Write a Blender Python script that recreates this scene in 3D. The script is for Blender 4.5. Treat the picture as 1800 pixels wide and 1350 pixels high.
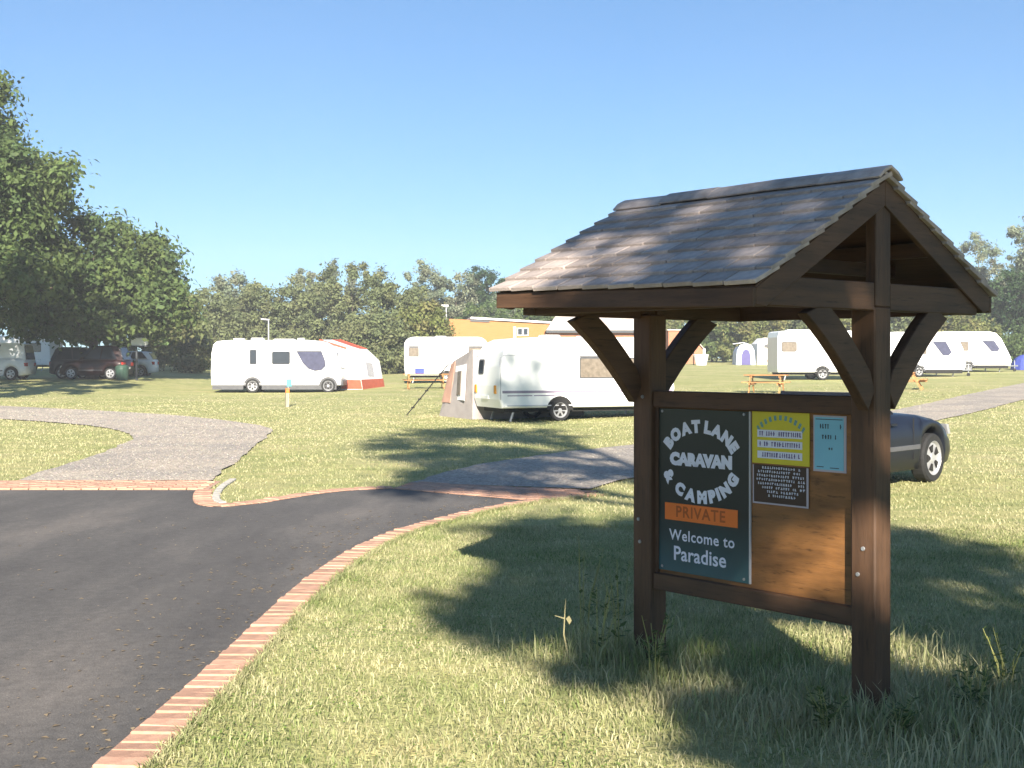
import bpy, bmesh, math, random
import numpy as np
from mathutils import Vector, Matrix
R = math.radians
sc = bpy.context.scene
for o in list(bpy.data.objects): bpy.data.objects.remove(o)

# ------------------------------------------------------------------ camera, sky, sun, exposure
cam_d = bpy.data.cameras.new('camera'); cam = bpy.data.objects.new('camera', cam_d)
sc.collection.objects.link(cam); sc.camera = cam
cam.location = (0, 0, 1.6); cam.rotation_euler = (R(90), 0, 0)
cam_d.sensor_width = 36; cam_d.lens = 44.0; cam_d.shift_y = -0.0239
cam_d.clip_start = 0.1; cam_d.clip_end = 3000
SUN_EL, SUN_AZ = 25.0, 5.0            # elevation; azimuth to the right of straight behind the camera
w = bpy.data.worlds.new('World'); sc.world = w; w.use_nodes = True
wn = w.node_tree; wn.nodes.clear()
sky = wn.nodes.new('ShaderNodeTexSky'); sky.sky_type = 'NISHITA'; sky.sun_disc = False
sky.sun_elevation = R(SUN_EL); sky.sun_rotation = R(180 - SUN_AZ)
sky.altitude = 0; sky.air_density = 0.8; sky.dust_density = 0.05; sky.ozone_density = 4.0
bg = wn.nodes.new('ShaderNodeBackground'); bg.inputs[1].default_value = 0.066
wo = wn.nodes.new('ShaderNodeOutputWorld')
gm = wn.nodes.new('ShaderNodeGamma'); gm.inputs[1].default_value = 0.74      # softer gradient from zenith to horizon
tn = wn.nodes.new('ShaderNodeMix'); tn.data_type = 'RGBA'; tn.blend_type = 'MULTIPLY'; tn.inputs[0].default_value = 1.0; tn.inputs[7].default_value = (.57, .785, .94, 1)
wn.links.new(sky.outputs[0], gm.inputs[0]); wn.links.new(gm.outputs[0], tn.inputs[6]); wn.links.new(tn.outputs[2], bg.inputs[0]); wn.links.new(bg.outputs[0], wo.inputs[0])
sun_d = bpy.data.lights.new('sun', 'SUN'); sun_d.energy = 4.0; sun_d.angle = R(0.53); sun_d.color = (1.0, 0.92, 0.80)
sun = bpy.data.objects.new('sun', sun_d); sc.collection.objects.link(sun)
sdir = Vector((math.sin(R(SUN_AZ))*math.cos(R(SUN_EL)), -math.cos(R(SUN_AZ))*math.cos(R(SUN_EL)), math.sin(R(SUN_EL))))
sun.rotation_euler = sdir.to_track_quat('Z', 'Y').to_euler(); sun.location = (5, -20, 20)
sc.view_settings.view_transform = 'Standard'; sc.view_settings.look = 'None'
sc.view_settings.exposure = 1.98; sc.view_settings.gamma = 1.0; sc.view_settings.use_curve_mapping = False
sc.cycles.max_bounces = 6; sc.cycles.diffuse_bounces = 3; sc.cycles.glossy_bounces = 3
sc.cycles.transmission_bounces = 4; sc.cycles.transparent_max_bounces = 6

rnd = random.Random(7)
col = sc.collection

# ------------------------------------------------------------------ helpers
def tag(o, label=None, cat=None, group=None, kind=None):
    if label: o['label'] = label
    if cat: o['category'] = cat
    if group: o['group'] = group
    if kind: o['kind'] = kind
    return o
def empty(name, loc=(0, 0, 0), rz=0, label=None, cat=None, group=None):
    o = bpy.data.objects.new(name, None); col.objects.link(o)
    o.location = loc; o.rotation_euler = (0, 0, rz); o.empty_display_size = .2
    return tag(o, label, cat, group)
def link(name, me, m=None, parent=None, smooth=False):
    if m is not None and len(me.materials) == 0: me.materials.append(m)
    if smooth:
        me.polygons.foreach_set('use_smooth', [True]*len(me.polygons))
    o = bpy.data.objects.new(name, me); col.objects.link(o); o.parent = parent
    return o
class MB:
    def __init__(s): s.v = []; s.f = []
    def add(s, vs, fs):
        b = len(s.v); s.v += [tuple(v) for v in vs]; s.f += [tuple(b+i for i in f) for f in fs]; return s
    def box(s, x0, x1, y0, y1, z0, z1):
        return s.add([(x0,y0,z0),(x1,y0,z0),(x1,y1,z0),(x0,y1,z0),(x0,y0,z1),(x1,y0,z1),(x1,y1,z1),(x0,y1,z1)],
                     [(0,3,2,1),(4,5,6,7),(0,1,5,4),(1,2,6,5),(2,3,7,6),(3,0,4,7)])
    def prism(s, pts, a, b):
        """pts: list of 3D points of a polygon; extruded by vector from offset a to offset b"""
        a = Vector(a); b = Vector(b); n = len(pts)
        A = [Vector(p)+a for p in pts]; B = [Vector(p)+b for p in pts]
        fs = [tuple(range(n))[::-1], tuple(range(n, 2*n))] + [(i, (i+1) % n, n+(i+1) % n, n+i) for i in range(n)]
        return s.add(A+B, fs)
    def beam(s, p, q, wd, ht, up=(0, 0, 1)):
        """rectangular bar from p to q, wd across, ht along up"""
        p = Vector(p); q = Vector(q); d = (q-p).normalized(); u = Vector(up); sd = d.cross(u)
        if sd.length < 1e-4: sd = d.cross(Vector((0, 1, 0)))
        sd.normalize(); u = sd.cross(d).normalized()
        c = [sd*(-wd/2)+u*(-ht/2), sd*(wd/2)+u*(-ht/2), sd*(wd/2)+u*(ht/2), sd*(-wd/2)+u*(ht/2)]
        return s.add([p+k for k in c]+[q+k for k in c], [(0,1,2,3),(7,6,5,4),(0,4,5,1),(1,5,6,2),(2,6,7,3),(3,7,4,0)])
    def tube(s, pts, rs, n=8, cap=True):
        pts = [Vector(p) for p in pts]; rings = []; vs = []; fs = []
        ref = Vector((0, 0, 1))
        for i, p in enumerate(pts):
            d = (pts[min(i+1, len(pts)-1)]-pts[max(i-1, 0)]).normalized()
            a = d.cross(ref)
            if a.length < .1: a = d.cross(Vector((1, 0, 0)))
            a.normalize(); b = d.cross(a).normalized()
            r = rs[i] if isinstance(rs, (list, tuple)) else rs
            for k in range(n):
                t = 2*math.pi*k/n; vs.append(p+a*(math.cos(t)*r)+b*(math.sin(t)*r))
        for i in range(len(pts)-1):
            for k in range(n):
                fs.append((i*n+k, i*n+(k+1) % n, (i+1)*n+(k+1) % n, (i+1)*n+k))
        if cap: fs += [tuple(range(n))[::-1], tuple((len(pts)-1)*n+k for k in range(n))]
        return s.add(vs, fs)
    def lathe(s, prof, c=(0, 0, 0), axis='y', n=24):
        """prof: list of (radius, axial)"""
        vs = []; fs = []
        for r, a in prof:
            for k in range(n):
                t = 2*math.pi*k/n; u = math.cos(t)*r; v = math.sin(t)*r
                p = (u, a, v) if axis == 'y' else ((a, u, v) if axis == 'x' else (u, v, a))
                vs.append((p[0]+c[0], p[1]+c[1], p[2]+c[2]))
        for i in range(len(prof)-1):
            for k in range(n): fs.append((i*n+k, i*n+(k+1) % n, (i+1)*n+(k+1) % n, (i+1)*n+k))
        return s.add(vs, fs)
    def mesh(s, name, bevel=0, seg=1):
        me = bpy.data.meshes.new(name); me.from_pydata(s.v, [], s.f)
        bm = bmesh.new(); bm.from_mesh(me)
        bmesh.ops.recalc_face_normals(bm, faces=bm.faces)
        if bevel: bmesh.ops.bevel(bm, geom=[e for e in bm.edges if e.is_manifold and e.calc_face_angle(0) > .5], offset=bevel, segments=seg, profile=.5, affect='EDGES', clamp_overlap=True)
        bm.to_mesh(me); bm.free(); me.update(); return me
    def obj(s, name, m, parent=None, bevel=0, smooth=False, seg=1):
        return link(name, s.mesh(name, bevel, seg), m, parent, smooth)
def box(name, m, parent, x0, x1, y0, y1, z0, z1, bevel=.004): return MB().box(x0, x1, y0, y1, z0, z1).obj(name, m, parent, bevel)
def np_mesh(name, V, F, tint=None):
    """V (n,3), F (m,k) equal-sided faces, tint (n,3) colour attribute"""
    me = bpy.data.meshes.new(name); k = F.shape[1]
    me.vertices.add(len(V)); me.vertices.foreach_set('co', np.ascontiguousarray(V, dtype=np.float32).ravel())
    me.loops.add(F.size); me.loops.foreach_set('vertex_index', np.ascontiguousarray(F, dtype=np.int32).ravel())
    me.polygons.add(len(F)); me.polygons.foreach_set('loop_start', np.arange(0, F.size, k, dtype=np.int32))
    if tint is not None:
        a = me.attributes.new('tint', 'FLOAT_COLOR', 'POINT')
        c = np.ones((len(V), 4), dtype=np.float32); c[:, :3] = tint; a.data.foreach_set('color', c.ravel())
    me.update(calc_edges=True); me.validate(); return me
def copy_tree(o, parent=None):
    c = o.copy(); col.objects.link(c); c.parent = parent
    for ch in list(o.children): copy_tree(ch, c)
    return c

# ------------------------------------------------------------------ materials
def nodes(name):
    m = bpy.data.materials.new(name); m.use_nodes = True; n = m.node_tree
    b = n.nodes['Principled BSDF']; return m, n, b
def N(n, t, **k):
    x = n.nodes.new(t)
    for a, v in k.items():
        if a in x.inputs: x.inputs[a].default_value = v
        else: setattr(x, a, v)
    return x
def ramp(n, fac, stops):
    r = n.nodes.new('ShaderNodeValToRGB'); e = r.color_ramp.elements
    while len(e) > 1: e.remove(e[0])
    e[0].position = stops[0][0]; e[0].color = (*stops[0][1], 1)
    for p, c in stops[1:]:
        x = e.new(p); x.color = (*c, 1)
    n.links.new(fac, r.inputs[0]); return r.outputs[0]
def noise(n, vec, scale, detail=4, rough=.55):
    x = N(n, 'ShaderNodeTexNoise'); x.inputs['Scale'].default_value = scale; x.inputs['Detail'].default_value = detail; x.inputs['Roughness'].default_value = rough
    if vec is not None: n.links.new(vec, x.inputs['Vector'])
    return x.outputs['Fac']
def mixc(n, fac, a, b, mode='MIX'):
    x = n.nodes.new('ShaderNodeMix'); x.data_type = 'RGBA'; x.blend_type = mode
    for i, v in ((0, fac), (6, a), (7, b)):
        if isinstance(v, (int, float)): x.inputs[i].default_value = v
        elif isinstance(v, tuple): x.inputs[i].default_value = (*v, 1)
        else: n.links.new(v, x.inputs[i])
    return x.outputs[2]
def bump(n, b, h, strength=.3, dist=.01):
    x = n.nodes.new('ShaderNodeBump'); x.inputs['Strength'].default_value = strength; x.inputs['Distance'].default_value = dist
    n.links.new(h, x.inputs['Height']); n.links.new(x.outputs[0], b.inputs['Normal'])
def mapping(n, scale=(1, 1, 1), out='Object'):
    tc = n.nodes.new('ShaderNodeTexCoord'); mp = n.nodes.new('ShaderNodeMapping'); mp.inputs['Scale'].default_value = scale
    n.links.new(tc.outputs[out], mp.inputs['Vector']); return mp.outputs[0]
def mat(name, c, rough=.6, var=.15, scale=6, bmp=0, bscale=60, spec=.3, metal=0, coat=0, objrand=0, stretch=(1, 1, 1)):
    m, n, b = nodes(name); v = mapping(n, stretch)
    lo = tuple(x*(1-var) for x in c); hi = tuple(min(1, x*(1+var)) for x in c)
    out = ramp(n, noise(n, v, scale), [(.3, lo), (.7, hi)])
    if objrand:
        oi = n.nodes.new('ShaderNodeObjectInfo')
        f = ramp(n, oi.outputs['Random'], [(0, (1-objrand,)*3), (1, (1+objrand*.6,)*3)])
        out = mixc(n, 1.0, out, f, 'MULTIPLY')
    n.links.new(out, b.inputs['Base Color'])
    b.inputs['Roughness'].default_value = rough; b.inputs['Specular IOR Level'].default_value = spec
    b.inputs['Metallic'].default_value = metal; b.inputs['Coat Weight'].default_value = coat
    if bmp: bump(n, b, noise(n, v, bscale), bmp)
    return m
def wood(name, c, stretch, rough=.6, gr=1.0):
    m, n, b = nodes(name); v = mapping(n, stretch)
    g = noise(n, v, 9, 6, .65); f2 = noise(n, v, 42, 4, .7); big = noise(n, mapping(n, (1, 1, 1)), 2.2, 4); st = noise(n, mapping(n, tuple(q*.8 for q in stretch)), 3.2, 3, .5)
    a = ramp(n, g, [(.25, tuple(x*.5 for x in c)), (.5, c), (.75, tuple(x*1.45 for x in c))])
    k = ramp(n, big, [(.3, (.70, .72, .76)), (.55, (1.0, 1.0, 1.0)), (.75, (1.3, 1.25, 1.2))])
    cr = ramp(n, f2, [(.30, (.45, .45, .45)), (.42, (1, 1, 1)), (.70, (1.12, 1.1, 1.08))])
    fd = ramp(n, st, [(.35, (.8, .8, .8)), (.62, (1.05, 1.04, 1.02)), (.78, (1.5, 1.42, 1.32))])
    out = mixc(n, 1.0, mixc(n, 1.0, mixc(n, 1.0, a, k, 'MULTIPLY'), cr, 'MULTIPLY'), fd, 'MULTIPLY')
    n.links.new(out, b.inputs['Base Color'])
    b.inputs['Roughness'].default_value = rough; b.inputs['Specular IOR Level'].default_value = .3
    bump(n, b, f2, .5*gr, .004); return m
WC = (.086, .046, .025)
W = {a: wood('stained_timber_'+a, WC, s) for a, s in (('x', (.12, 1.5, 1.5)), ('y', (1.5, .12, 1.5)), ('z', (1.5, 1.5, .12)))}
PLY = wood('plywood', (.23, .105, .034), (.22, 1, 1.25), .5)
M = {}
M['tile'] = mat('roof_tile', (.40, .335, .30), .9, .25, 14, .5, 90, objrand=.28)
M['white'] = mat('caravan_white', (.80, .80, .78), .35, .03, 2, spec=.4)
M['cream'] = mat('caravan_cream', (.78, .74, .62), .4, .04, 2)
M['glass'] = mat('window_glass', (.03, .035, .045), .08, .1, 2, spec=.6)
M['glasslight'] = mat('curtained_window', (.17, .14, .11), .12, .25, 9, spec=.6)
M['glasspurple'] = mat('tinted_window', (.06, .06, .10), .08, .2, 4, spec=.6)
M['rubber'] = mat('rubber', (.02, .02, .02), .8, .2, 20)
M['grey'] = mat('grey_plastic', (.075, .075, .08), .5, .15, 6)
M['lightgrey'] = mat('light_grey_trim', (.42, .42, .43), .45, .1, 6)
M['rim'] = mat('wheel_rim', (.40, .40, .41), .35, .08, 20, metal=.4)
M['dark'] = mat('dark_underside', (.018, .017, .016), .8, .2, 6)
M['steel'] = mat('galvanised_steel', (.35, .36, .37), .45, .15, 10, metal=.6)
M['stripe'] = mat('stripe_purple_grey', (.26, .22, .28), .4, .05, 4)
M['stripeg'] = mat('stripe_grey', (.45, .45, .47), .4, .05, 4)
M['red'] = mat('awning_red', (.36, .075, .038), .75, .15, 6, .2, 30)
M['orange'] = mat('orange_panel', (.72, .17, .025), .45, .08, 5)
M['lamp_red'] = mat('tail_light_red', (.4, .02, .01), .2, .1, 5)
M['amber'] = mat('amber_light', (.6, .25, .03), .2, .1, 5)
M['canvas'] = mat('white_canvas', (.76, .76, .76), .8, .06, 3, .25, 8)
M['canvasg'] = mat('grey_canvas', (.30, .27, .26), .8, .1, 3, .25, 8)
M['canvasb'] = mat('brown_canvas', (.40, .24, .18), .8, .12, 3, .25, 8)
M['canvasp'] = mat('purple_canvas', (.09, .08, .20), .8, .12, 3, .2, 8)
M['canvaslb'] = mat('pale_blue_canvas', (.52, .60, .74), .8, .08, 3, .2, 8)
M['blue'] = mat('blue_fabric', (.05, .07, .30), .7, .12, 3)
M['picnic'] = wood('picnic_timber', (.40, .20, .075), (.2, 1.5, 1.5), .65)
M['yellowwall'] = mat('yellow_cladding', (.34, .155, .05), .7, .1, 1.2, .2, 10, stretch=(1, 1, 14))
M['whitetrim'] = mat('white_trim', (.78, .77, .74), .5, .04, 4)
M['paletile'] = mat('pale_roof', (.48, .42, .37), .85, .14, 2.5, .4, 12, stretch=(1, 1, 5))
M['brownbrick'] = mat('brown_brick_wall', (.33, .15, .085), .85, .25, 9, .4, 40)
M['iron'] = mat('dark_painted_steel', (.04, .045, .05), .5, .2, 8)
M['teal'] = mat('teal_plate', (.10, .28, .32), .4, .1, 6)
M['greenplastic'] = mat('green_plastic', (.03, .065, .045), .5, .1, 6)
M['conc'] = mat('concrete', (.42, .39, .34), .85, .2, 12, .4, 60)
M['stem'] = mat('plant_stem', (.30, .30, .10), .7, .25, 12)
M['drystem'] = mat('dry_stem', (.36, .31, .16), .7, .25, 12)
M['brick'] = mat('brick_block', (.44, .255, .175), .9, .2, 14, .4, 90, objrand=.20)
M['mortar'] = mat('sand_joint', (.40, .25, .18), .9, .2, 30)
def carpaint(name, c):
    m = mat(name, c, .45, .05, 3, spec=.1, coat=.32); m.node_tree.nodes['Principled BSDF'].inputs['Coat Roughness'].default_value = .04; return m
M['carblue'] = carpaint('dark_blue_car_paint', (.008, .010, .018))
M['carwhite'] = carpaint('white_van_paint', (.70, .72, .74))
M['cargrey'] = carpaint('dark_grey_car_paint', (.05, .05, .055))
M['carmaroon'] = carpaint('maroon_car_paint', (.020, .006, .006))

def leafmat(name, trans=.35):
    m, n, b = nodes(name)
    at = n.nodes.new('ShaderNodeAttribute'); at.attribute_name = 'tint'
    n.links.new(at.outputs['Color'], b.inputs['Base Color'])
    b.inputs['Roughness'].default_value = .6; b.inputs['Specular IOR Level'].default_value = .2
    tr = n.nodes.new('ShaderNodeBsdfTranslucent'); n.links.new(at.outputs['Color'], tr.inputs[0])
    mx = n.nodes.new('ShaderNodeMixShader'); mx.inputs[0].default_value = trans
    out = n.nodes['Material Output']
    n.links.new(b.outputs[0], mx.inputs[1]); n.links.new(tr.outputs[0], mx.inputs[2]); n.links.new(mx.outputs[0], out.inputs[0])
    return m
M['leaf'] = leafmat('foliage', .42); M['blade'] = leafmat('grass_blade', .4)
M['bark'] = mat('bark', (.10, .075, .055), .9, .35, 5, .8, 25, stretch=(2, 2, .5))

# grass ground: worn straw and green patches
m, n, b = nodes('lawn_ground'); v = mapping(n)
p1 = noise(n, v, .35, 5, .6); p2 = noise(n, v, 2.6, 5, .65); p3 = noise(n, v, 26, 3, .7)
vs = mapping(n, (.5, 2.2, 1)); p4 = noise(n, vs, 1.1, 4, .6)
g0 = ramp(n, p1, [(.32, (.32, .33, .14)), (.55, (.40, .375, .185)), (.72, (.47, .41, .24))])
g1 = ramp(n, p2, [(.30, (.72, .80, .65)), (.5, (1.0, 1.0, 1.0)), (.72, (1.16, 1.10, 1.05))])
g2 = ramp(n, p3, [(.25, (.60, .66, .55)), (.55, (1.0, 1.0, 1.0)), (.8, (1.25, 1.2, 1.2))])
g4 = ramp(n, p4, [(.35, (.82, .88, .8)), (.6, (1.06, 1.04, 1.0))])
cc = mixc(n, 1, mixc(n, 1, mixc(n, 1, g0, g1, 'MULTIPLY'), g2, 'MULTIPLY'), g4, 'MULTIPLY')
n.links.new(cc, b.inputs['Base Color']); b.inputs['Roughness'].default_value = .95; b.inputs['Specular IOR Level'].default_value = .1
bump(n, b, p3, .9, .04); M['lawn'] = m
# asphalt
m, n, b = nodes('asphalt'); v = mapping(n)
a1 = noise(n, v, 130, 3, .7); a2 = noise(n, mapping(n, (1, .28, 1)), 1.0, 4, .6); a3 = noise(n, v, 14, 5, .7)
c1 = ramp(n, a1, [(.25, (.062, .057, .053)), (.55, (.105, .097, .090)), (.80, (.20, .185, .165))])
c2 = ramp(n, a2, [(.32, (.72, .72, .74)), (.52, (1, 1, 1)), (.70, (1.5, 1.44, 1.38))])
c3 = ramp(n, a3, [(.35, (.85, .85, .85)), (.65, (1.12, 1.12, 1.12)), (.80, (1.35, 1.32, 1.28))])
n.links.new(mixc(n, 1, mixc(n, 1, c1, c2, 'MULTIPLY'), c3, 'MULTIPLY'), b.inputs['Base Color'])
b.inputs['Roughness'].default_value = .85; b.inputs['Specular IOR Level'].default_value = .25; bump(n, b, a1, .7, .006); M['asphalt'] = m
# gravel
m, n, b = nodes('gravel'); v = mapping(n)
vo = n.nodes.new('ShaderNodeTexVoronoi'); vo.inputs['Scale'].default_value = 26; n.links.new(v, vo.inputs['Vector'])
s1 = ramp(n, vo.outputs['Color'], [(.1, (.25, .215, .18)), (.5, (.36, .315, .26)), (.9, (.48, .42, .35))])
s2 = ramp(n, noise(n, v, .7, 4), [(.35, (.82, .83, .86)), (.65, (1.14, 1.1, 1.05))])
s3 = ramp(n, noise(n, v, 6, 5, .7), [(.3, (.8, .8, .8)), (.7, (1.15, 1.15, 1.15))])
n.links.new(mixc(n, 1, mixc(n, 1, s1, s2, 'MULTIPLY'), s3, 'MULTIPLY'), b.inputs['Base Color']); b.inputs['Roughness'].default_value = .9
bump(n, b, vo.outputs['Distance'], .8, .03); M['gravel'] = m

# ------------------------------------------------------------------ the lie of the land
def smooth(a, b, x):
    t = np.clip((x-a)/(b-a), 0, 1); return t*t*(3-2*t)
def terr(x, y):
    x = np.asarray(x, float); y = np.asarray(y, float)
    a = np.interp(y, [0, 20, 36, 60, 80, 110, 160], [0, 0, -.12, 0, .35, .7, 1.0])
    b = np.interp(y, [0, 18, 36, 68, 100, 130, 160], [0, 0, -.18, .36, 1.0, 1.3, 1.5])
    c = np.interp(y, [0, 20, 36, 50, 66, 84, 100, 130, 160], [0, 0, .05, .25, .52, .84, 1.2, 1.6, 1.8])
    t = np.clip((x+10)/10, 0, 1); u = np.clip(x/10, 0, 1)
    z = np.where(x < 0, a*(1-t)+b*t, b*(1-u)+c*u)
    return z + .42*smooth(-14, -22, x)*smooth(46, 66, y)
def gz(x, y): return float(terr(x, y))
xs = np.unique(np.concatenate([np.arange(-40, 44.1, 1.0), np.linspace(-400, -40, 13), np.linspace(44, 400, 13)]))
ys = np.unique(np.concatenate([np.arange(-30, 112, 1.0), np.linspace(-200, -30, 8), np.linspace(112, 600, 14)]))
X, Y = np.meshgrid(xs, ys); Z = terr(X, Y)
nx = len(xs); ny = len(ys)
I = np.arange(nx*ny).reshape(ny, nx)
F = np.stack([I[:-1, :-1].ravel(), I[:-1, 1:].ravel(), I[1:, 1:].ravel(), I[1:, :-1].ravel()], 1)
tag(link('ground', np_mesh('ground', np.stack([X.ravel(), Y.ravel(), Z.ravel()], 1), F), M['lawn'], smooth=True), kind='structure')

def inside(px, py, poly):
    poly = np.asarray(poly, float); r = np.zeros(px.shape, bool); j = len(poly)-1
    for i in range(len(poly)):
        xi, yi = poly[i]; xj, yj = poly[j]
        if yi != yj:
            c = ((yi > py) != (yj > py)) & (px < (xj-xi)*(py-yi)/(yj-yi)+xi); r ^= c
        j = i
    return r
def resample(pts, step):
    P = np.array(pts, float); d = np.r_[0, np.cumsum(np.hypot(*np.diff(P, axis=0).T))]
    k = max(2, int(round(d[-1]/step))+1); t = np.linspace(0, d[-1], k)
    return np.stack([np.interp(t, d, P[:, 0]), np.interp(t, d, P[:, 1])], 1)
def curve(pts, step):
    """Catmull-Rom through the points, resampled at even steps"""
    P = [np.array(p, float) for p in pts]; P = [2*P[0]-P[1]]+P+[2*P[-1]-P[-2]]; out = []
    for i in range(1, len(P)-2):
        for t in np.linspace(0, 1, 12, endpoint=False):
            a, b_, c, d = P[i-1], P[i], P[i+1], P[i+2]
            out.append(.5*((2*b_)+(c-a)*t+(2*a-5*b_+4*c-d)*t*t+(3*b_-a-3*c+d)*t**3))
    out.append(P[-2]); return resample(out, step)
def offset(P, dist):
    T = np.gradient(P, axis=0); T /= np.linalg.norm(T, axis=1)[:, None]
    return P+np.stack([T[:, 1], -T[:, 0]], 1)*dist        # to the right of travel

# right-hand edge of the drive, and the kerb round the grass island
edgeA = curve([(-1.9, -4), (-1.75, 0), (-1.68, 3), (-1.64, 4.9), (-1.60, 5.8), (-1.57, 6.8), (-1.55, 7.9), (-1.50, 9.1), (-1.38, 10.3), (-1.14, 11.5), (-.80, 12.4), (-.40, 13.25), (.02, 13.95), (.45, 14.45), (.95, 14.85)], .108)
edgeB = curve([(-3.86, 15.30), (-3.78, 14.85), (-3.62, 14.2), (-3.46, 13.75), (-3.26, 13.55), (-3.02, 13.62), (-2.72, 14.0), (-2.34, 14.75), (-1.9, 15.28), (-1.45, 15.42)], .108)
road = list(map(tuple, edgeA)) + [(-.1, 14.62), (-.7, 15.05), (-1.2, 15.42)] + list(map(tuple, edgeB[::-1])) + [(-14, 15.30), (-26, 15.3), (-26, -4)]
def sheet(name, poly, m, dz):
    from mathutils.geometry import tessellate_polygon
    P = [Vector((x, y, 0)) for x, y in poly]; mb = MB()
    mb.v = [(x, y, gz(x, y)+dz) for x, y in poly]
    for t in tessellate_polygon([P]):
        a, b_, c_ = t; cr = (P[b_]-P[a]).cross(P[c_]-P[a]).z
        if abs(cr) > 1e-9: mb.f.append((a, b_, c_) if cr > 0 else (a, c_, b_))
    me = bpy.data.meshes.new(name); me.from_pydata(mb.v, [], mb.f); me.update(); return link(name, me, m)
tag(sheet('asphalt_drive', road, M['asphalt'], .006), kind='structure')

def strip(name, left, right, m, dz, k=7, wob=.05, seed=1):
    rg = np.random.default_rng(seed); L = curve(left, .4); n_ = len(L); Rr = curve(right, .4)
    t = np.linspace(0, 1, n_)*(len(Rr)-1); Rr = np.stack([np.interp(t, np.arange(len(Rr)), Rr[:, 0]), np.interp(t, np.arange(len(Rr)), Rr[:, 1])], 1)
    L = L+rg.normal(0, wob, L.shape)*.5; Rr = Rr+rg.normal(0, wob, Rr.shape)*.5
    s = np.linspace(0, 1, k); P = L[:, None]*(1-s[None, :, None])+Rr[:, None]*s[None, :, None]
    V = np.concatenate([P, (terr(P[..., 0], P[..., 1])+dz)[..., None]], -1).reshape(-1, 3); I = np.arange(n_*k).reshape(n_, k)
    F = np.stack([I[:-1, :-1].ravel(), I[:-1, 1:].ravel(), I[1:, 1:].ravel(), I[1:, :-1].ravel()], 1)
    tag(link(name, np_mesh(name, V, F), m, smooth=True), kind='structure')
    return np.concatenate([L, Rr[::-1]])
gravelL = strip('gravel_path', [(-6.5, 16.42), (-6.8, 19.5), (-7.25, 22.8), (-8.0, 26.4), (-9.6, 30.0), (-12.3, 33.6), (-16, 36.8), (-23, 41)],
                [(-3.95, 16.42), (-4.4, 20.2), (-4.9, 24.0), (-5.35, 27.5), (-5.9, 30.6), (-7.2, 33.6), (-9.4, 37.0), (-13.5, 41.0), (-23, 48.5)], M['gravel'], .022, seed=3)
gravelR = strip('gravel_drive', [(-1.3, 16.1), (-.6, 18.6), (.4, 21.0), (1.6, 22.9), (3.0, 24.8), (6.5, 29.6), (12.45, 39.2), (18.5, 50.0), (27, 64.5), (40, 86)],
                [(.95, 15.3), (1.5, 16.5), (2.4, 18.0), (3.6, 20.0), (5.4, 23.0), (9.0, 28.8), (13.6, 36.6), (19.5, 46.5), (30, 63), (44, 85)], M['gravel'], .022, seed=4)

# brick blocks: one mesh, many parts
def block_mesh(lx, ly, h):
    return MB().box(-lx/2, lx/2, -ly/2, ly/2, -h, 0).mesh('edging_block', .006)
blk = block_mesh(.098, .205, .06); blk.materials.append(M['brick'])
blk2 = block_mesh(.205, .098, .06); blk2.materials.append(M['brick'])
def ribbon(name, P, w_, dz, m):
    A = P; B = offset(P, w_); V = np.concatenate([np.c_[A, terr(A[:, 0], A[:, 1])+dz], np.c_[B, terr(B[:, 0], B[:, 1])+dz]]); k = len(P)
    F = np.array([(i, i+k, i+k+1, i+1) for i in range(k-1)])
    o = link(name, np_mesh(name, V, F), m); return o
def lay(P, w_, parent, seed):
    rg = random.Random(seed); C_ = offset(P, w_/2)
    for i in range(len(P)-1):
        c = (C_[i]+C_[i+1])/2; t = P[i+1]-P[i]; a = math.atan2(t[1], t[0])
        o = bpy.data.objects.new('edging_block', blk); col.objects.link(o); o.parent = parent
        o.location = (c[0]+rg.uniform(-.007, .007), c[1]+rg.uniform(-.007, .007), .021+rg.uniform(-.006, .005)); o.rotation_euler = (rg.uniform(-.025, .025), rg.uniform(-.035, .035), a+rg.uniform(-.045, .045))
        o.scale = (max(.85, np.hypot(*(C_[i+1]-C_[i]))/.108), 1, 1)
rb = tag(ribbon('brick_edging', edgeA, .215, .009, M['mortar']), kind='structure'); lay(edgeA, .215, rb, 1)
rk = tag(ribbon('brick_kerb', edgeB[::-1], -.0, .009, M['mortar']), kind='structure')
bpy.data.objects.remove(rk)
eBr = offset(edgeB, -.215)
rk = tag(ribbon('brick_kerb', eBr, .215, .009, M['mortar']), kind='structure'); lay(eBr, .215, rk, 2)
def paved(name, corners, seed):
    (x0, y0), (x1, y1), (x2, y2), (x3, y3) = corners     # near-left, near-right, far-right, far-left
    o = tag(sheet(name, corners, M['mortar'], .010), kind='structure'); rg = random.Random(seed)
    rows = max(1, int(round((math.hypot(x3-x0, y3-y0)+math.hypot(x2-x1, y2-y1))/2/.104)))
    for r in range(rows):
        t = (r+.5)/rows; ax, ay = x0+(x3-x0)*t, y0+(y3-y0)*t; bx, by = x1+(x2-x1)*t, y1+(y2-y1)*t
        L = math.hypot(bx-ax, by-ay); k = max(1, int(L/.21)); ang = math.atan2(by-ay, bx-ax)
        for i in range(k):
            s = (i+.5+(.25 if r % 2 else -.25))/k
            if not 0.02 < s < .98: continue
            q = bpy.data.objects.new('paving_block', blk2); col.objects.link(q); q.parent = o
            q.location = (ax+(bx-ax)*s, ay+(by-ay)*s, .022+rg.uniform(-.004, .004)); q.rotation_euler = (rg.uniform(-.015, .015), rg.uniform(-.01, .01), ang+rg.uniform(-.02, .02))
paved('brick_threshold', [(-7.6, 15.34), (-3.72, 15.34), (-3.80, 16.38), (-7.6, 16.38)], 5)
paved('brick_crossing', [(-1.40, 15.40), (.14, 14.14), (1.02, 15.12), (-1.25, 16.2)], 6)
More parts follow.
